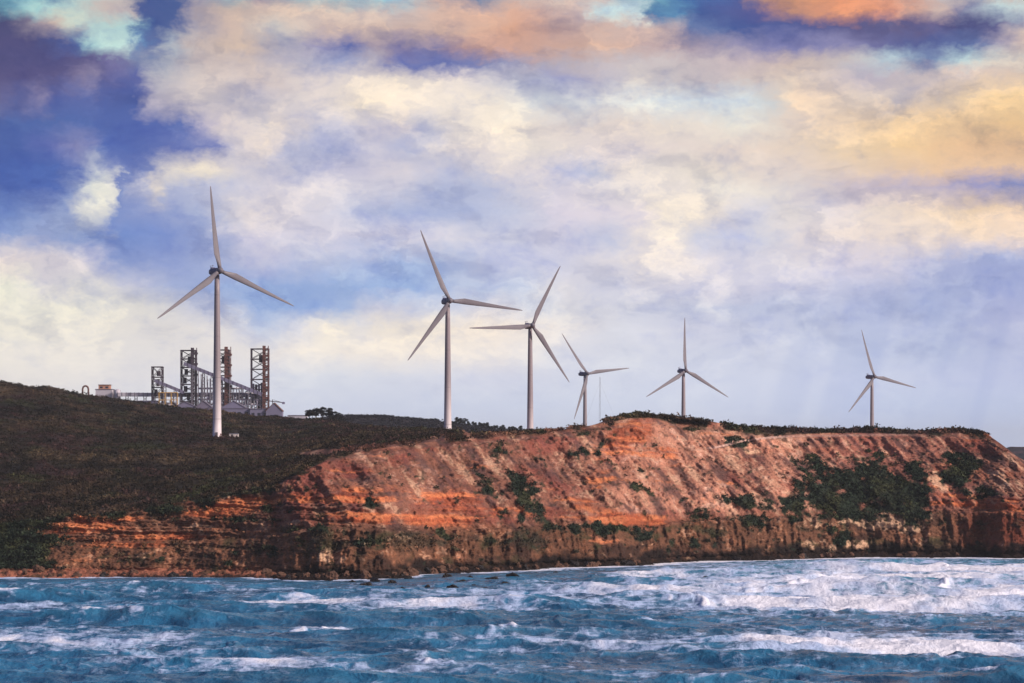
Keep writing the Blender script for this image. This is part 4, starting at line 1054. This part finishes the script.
# bent vent pipe
t = empty('vent_pipe', (PT(85.5, 2420), 2420, zof(396, 2420)), 'upside down U shaped pipe on the left skyline', 'pipe')
b = MB(); pts = [(-2.4, 0, -3), (-2.4, 0, 5.5)] + [(-2.4 * math.cos(a), 0, 5.5 + 2.9 * math.sin(a)) for a in np.linspace(0.3, 2.84, 8)] + [(2.4, 0, 5.5), (2.4, 0, -3)]
b.tube(pts, [0.75] * len(pts), 10); b.build('pipe', M_RUST, t, True)
b = MB(); b.tube([(-2.4, 0, 2.6), (-2.4, 0, 3.0)], [1.05, 1.05], 10); b.tube([(2.4, 0, 2.6), (2.4, 0, 3.0)], [1.05, 1.05], 10); b.build('flange', M_DARK, t)
# small tank
t = empty('storage_tank', (PT(117.5, 2410), 2410, zof(398, 2410)), 'small pale storage tank beside the square block on the skyline', 'tank')
b = MB(); b.tube([(0, 0, -3), (0, 0, 6.5), (0, 0, 7.4)], [2.6, 2.6, .8], 18); b.build('shell', M_SHED, t, True)
b = MB(); b.bar((-2.6, -1.2, -1), (-2.6, -1.2, 7.2), .25); b.bar((-3.3, -1.2, -1), (-3.3, -1.2, 7.2), .25); b.build('ladder', M_DARK, t)
# crane-like hoist on the end shed
t = empty('hoist', (PT(275, 2372), 2372, zof(410, 2372)), 'dark hoist arm above the roof of the end shed', 'hoist')
b = MB(); b.bar((-2, 0, -2), (-2, 0, 8.5), .6); b.bar((-5, 0, 7.4), (7.5, 0, 6.0), .7, .7); b.bar((-2, 0, 8.5), (5, 0, 6.4), .25); b.build('arm', M_DARK, t)
b = MB(); b.box(5.8, 8.0, -1, 1, 4.8, 6.6); b.build('cab', M_LAV, t)
# pale stack columns between towers
for i, (pxx, tp, lab) in enumerate([(202.5, 374, 'slim pale stack left of the largest turbine, nearer the dark tower'), (207.5, 379, 'slim pale stack just beside the left edge of the largest turbine tower'), (243, 388, 'slim pale stack nearer the largest turbine, left of the tallest lattice tower'), (247, 390, 'slim pale stack closest to the left leg of the tallest lattice tower')]):
    gz = ground(pxx, 2405); t = empty('exhaust_stack', (PT(pxx, 2405), 2405, gz), lab, 'stack', 'slim stacks among the sheds')
    h = zof(tp, 2405) - gz
    b = MB(); b.tube([(0, 0, 0), (0, 0, h)], [.62, .5], 12); b.build('pipe', M_SHED, t, True)
    b = MB(); b.tube([(0, 0, h - 1.2), (0, 0, h - .8)], [.9, .9], 12); b.build('collar', M_DARK, t)

# ------------------------------------------------------------------ distant ground
def far_ridge(name, xs, pys, Y0, front, back, colr, colr2, seed):
    P_ = np.arange(xs[0], xs[-1] + 1, 1.5); top = kint(P_, xs, pys, 5)
    n = 46; Zt = zof(top, Y0)
    rowsY = []; rowsZ = []
    for j in range(n):
        t = j / (n - 1)
        if t < .6: u = t / .6; yv = Y0 - front * (1 - u); zz = Zt * np.sin(u * math.pi / 2) ** 0.8 - 6 * (1 - u)
        else: u = (t - .6) / .4; yv = Y0 + back * u; zz = Zt * (1 - u) - 6 * u
        rowsY.append(np.full_like(P_, yv)); rowsZ.append(zz)
    Yv = np.array(rowsY); Zv = np.array(rowsZ); Xv = (P_ - 512)[None, :] / F * Yv
    nz = fbm(Xv / 60, Yv / 80, seed, 4)
    Zv = Zv + (3.0 * nz + 1.2 * fbm(Xv / 12, Yv / 16, seed, 4)) * sst(0, 0.1, Zv / 40)
    cc = lerp(np.broadcast_to(A(colr), Xv.shape + (3,)).copy(), A(colr2), sst(-0.1, 0.3, 1.5 * nz + 1.1 * fbm(Xv / 15, Yv / 22, seed + 2, 3)))
    return grid_mesh(name, Xv, Yv, Zv, M_GROUND, cc), Xv, Yv, Zv, cc


_, fx, fy, fz, fc = far_ridge('far_hill', [250, 300, 340, 380, 410, 440, 470, 500, 530, 560, 620, 700], [440, 424, 417.5, 416, 418, 421, 427, 430, 433.5, 437, 446, 450], 2300, 260, 500, (46, 44, 52), (56, 50, 56), 3)  # bluish tones put haze tint into the hill colour
_, gx_, gy_, gz_, gc = far_ridge('distant_headland', [965, 990, 1003, 1012, 1024, 1060, 1120, 1220, 1400], [475, 452, 449, 446.5, 447, 444, 441, 436, 430], 3000, 300, 900, (36, 38, 50), (84, 62, 72), 8)

# woodland over the far hill reads as one mass
r = np.random.RandomState(77)
sel = np.argwhere((np.arange(fx.shape[0])[:, None] > 14) & (np.arange(fx.shape[0])[:, None] < 32) & (fx == fx))
pk = sel[r.choice(len(sel), 5200)]
Pw = np.stack([fx[pk[:, 0], pk[:, 1]], fy[pk[:, 0], pk[:, 1]], fz[pk[:, 0], pk[:, 1]]], -1) + r.uniform(-3, 3, (5200, 3)) * np.array([1, 1, 0])
rad = r.uniform(1.2, 2.6, 5200)
cw = np.array(lin((34, 34, 44)))[None, :] * r.uniform(.5, 1.3, (5200, 1))  # leaf tone pushed to blue, haze painted into the colour
V1, T1, c1 = leaf_cloud(Pw, rad, rad * .9, cw, 16, 0.6, 12)
me = tri_mesh('woodland', V1, T1, M_LEAF, c1); o_ = D.objects.new('woodland', me); C.objects.link(o_)
tag(o_, 'dark low woodland blanketing the far ridge behind the second turbine', 'woodland', kind='stuff')

# trees one can tell apart on the skyline
M_BARK = mat_paint('bark', (62, 50, 46), 0.9)


def make_tree(seed, h, spread, lean=0.0):
    r = np.random.RandomState(seed)
    t = D.objects.new('tree', None); C.objects.link(t)
    b = MB()
    b.tube([(0, 0, -1.0), (lean * .1, 0, h * .22), (lean * .3, 0.1, h * .5)], [.34, .26, .16], 8)
    lobes = []
    for k in range(9):
        a = r.uniform(0, 6.28); rr = r.uniform(.2, 1.0) * spread * .6; z_ = h * (.3 + .5 * (k + r.uniform(0, .9)) / 9)
        p = (lean * .4 + math.cos(a) * rr, math.sin(a) * rr, z_)
        b.tube([(lean * .15, 0, h * r.uniform(.22, .4)), (p[0] * .6, p[1] * .6, z_ * .8), p], [.17, .11, .05], 6)
        lobes.append(p)
    b.build('trunk', M_BARK, t)
    cen = np.array(lobes); rad = r.uniform(.38, .58, len(cen)) * spread
    cols = np.array(lin((30, 32, 36)))[None, :] * r.uniform(.6, 1.4, (len(cen), 1))
    V_, T_, c_ = leaf_cloud(cen, rad, rad * .62, cols, 150, 0.30, seed)
    me = tri_mesh('crown', V_, T_, M_LEAF, c_); cr = D.objects.new('crown', me); C.objects.link(cr); cr.parent = t
    return t


protos = [make_tree(101, 7.5, 3.6), make_tree(102, 6.0, 3.4, 1.2), make_tree(103, 8.2, 3.0, -.8), make_tree(104, 5.2, 3.9, .5)]
used = [False] * 4


def put_tree(kind, px_, Y, z, s, rz, label, group=None):
    if used[kind]: t = copy_tree(protos[kind])
    else: t = protos[kind]; used[kind] = True
    t.location = (PT(px_, Y), Y, z); t.rotation_euler = (0, 0, rz); t.scale = (s, s, s)
    tag(t, label, 'tree', group)


near = [(309, 1, 1.04, 'low bushy tree at the left edge of the dark tree clump beside the pale shed'), (316, 3, 1.30, 'second tree from the left in the dark clump on the skyline'),
        (322, 0, 1.10, 'middle tree of the dark clump on the skyline left of the second turbine'), (329, 2, 1.07, 'tallest tree of the dark clump on the skyline'),
        (335, 0, 0.94, 'rounded tree right of the tallest one in the dark clump'), (341, 1, 0.78, 'small tree closing the right end of the dark skyline clump')]
for k, (p_, kd, s_, lb) in enumerate(near):
    put_tree(kd, p_, 1660, ground(p_, 1660) - .3, s_, k * 1.3, lb, 'tree clump on the skyline')
r = random.Random(4)
for k in range(24):
    p_ = 455 + k * 3.3 + r.uniform(-1.2, 1.2)
    Yt = 2292 + r.uniform(-12, 12)
    ci = int(np.argmin(np.abs(fx[27] / fy[27] * F + 512 - p_))); ri = int(np.argmin(np.abs(fy[:, ci] - Yt)))
    put_tree(r.randrange(4), p_, Yt, float(fz[ri, ci]) - .6, r.uniform(.55, .95), r.uniform(0, 6), 'small dark tree in the row on the far ridge between the second and third turbines', 'trees in a row on the far ridge')

# ------------------------------------------------------------------ reef rocks
M_ROCK = mat_paint('wet_rock', (26, 21, 24), 0.6, 0, 0.3, 0.8)


def rock_mesh(seed):
    import bmesh
    bm = bmesh.new(); bmesh.ops.create_icosphere(bm, subdivisions=3, radius=1.0)
    v = np.array([w_.co[:] for w_ in bm.verts])
    n = fbm(v[:, 0] * 1.1 + seed, v[:, 1] * 1.1, v[:, 2] * 1.1, 4, 0.6)
    n2 = fbm(v[:, 0] * 2.5 + seed, v[:, 1] * 2.5, v[:, 2] * 4, 3, 0.6, ridged=True)
    for w_, a, b_ in zip(bm.verts, n, n2): w_.co = w_.co * (0.8 + .95 * float(a) + .3 * float(b_))
    me = D.meshes.new('rock'); bm.to_mesh(me); bm.free(); me.materials.append(M_ROCK)
    return me


RM_ = [rock_mesh(k * 3.7) for k in range(5)]
r = random.Random(12)
spots = [(352,583),(366,586),(381,588),(375,581),(392,584),(402,590),(415,585),(428,588),(409,580),(440,583),(452,588),(461,582),(474,586),(486,590),(447,577),(470,578),(492,580),(505,585),(520,589),(533,586),(545,582),(560,587),(583,585),(601,586),(626,588),(512,577),(536,575),(556,573),(605,572),(622,576),(640,580),(660,577),(676,574),(690,576),(706,578),(722,576),(700,572),(745,585),(730,592)]
for k, (a, b_) in enumerate(spots):
    Y = EYE * F / (b_ - HY) + r.uniform(-2, 2)
    o_ = D.objects.new('rock', RM_[k % 5]); C.objects.link(o_)
    big_ = 1.5 if a < 520 else 1.0
    s_ = r.uniform(.5, 1.1) * big_
    o_.location = (PT(a, Y), Y, r.uniform(-.05, .25)); o_.scale = (s_ * r.uniform(.7, 1.7), s_ * .9, s_ * r.uniform(.45, .8)); o_.rotation_euler = (0, 0, r.uniform(-.3, .3))
    tag(o_, 'dark wet reef rock breaking the surf below the middle of the cliff', 'rock', 'reef rocks in the surf')

M_ROCKB = mat_paint('fallen_rock', (92, 66, 54), 0.9, 0, 0.35, 0.9, (40, 30, 28))
r = random.Random(31)
for k in range(90):
    p_ = r.uniform(285, 640) if k < 62 else (r.uniform(20, 285) if k < 78 else r.uniform(640, 1020))
    ci = int(p_ + 260); jj = r.randrange(12, 24)
    x_, y_, z_ = GX2[jj, ci], GY2[jj, ci], GZ2[jj, ci]
    me_ = RM_[k % 5]
    o_ = D.objects.new('boulder', me_); C.objects.link(o_)
    if k % 3:
        o_.material_slots[0].link = 'OBJECT'; o_.material_slots[0].material = M_ROCKB
    s_ = r.uniform(.6, 1.0) + 1.1 * r.random() ** 3
    o_.location = (float(x_), float(y_) - .5, max(float(z_), .1) + .1); o_.scale = (s_ * r.uniform(.9, 1.5), s_, s_ * r.uniform(.6, 1.0)); o_.rotation_euler = (r.uniform(-.3, .3), 0, r.uniform(0, 6))
    tag(o_, 'fallen boulder lying at the foot of the cliff just above the surf', 'boulder', 'boulders along the cliff foot')

# ------------------------------------------------------------------ haze
def build_haze():
    m, g = mat('sea_haze')
    v = g.n('ShaderNodeVolumePrincipled'); v.inputs['Color'].default_value = (0.84, 0.90, 1.0, 1); v.inputs['Density'].default_value = 0.000035
    v.inputs['Anisotropy'].default_value = 0.0
    o = g.n('ShaderNodeOutputMaterial'); g.put(o.inputs['Volume'], v.outputs[0])
    b = MB(); b.box(-20500, 20500, -20500, 20500, -11, 185)
    o = b.build('haze', m)
    tag(o, 'thin bluish sea haze over the whole coast', 'haze', kind='stuff')


build_haze()
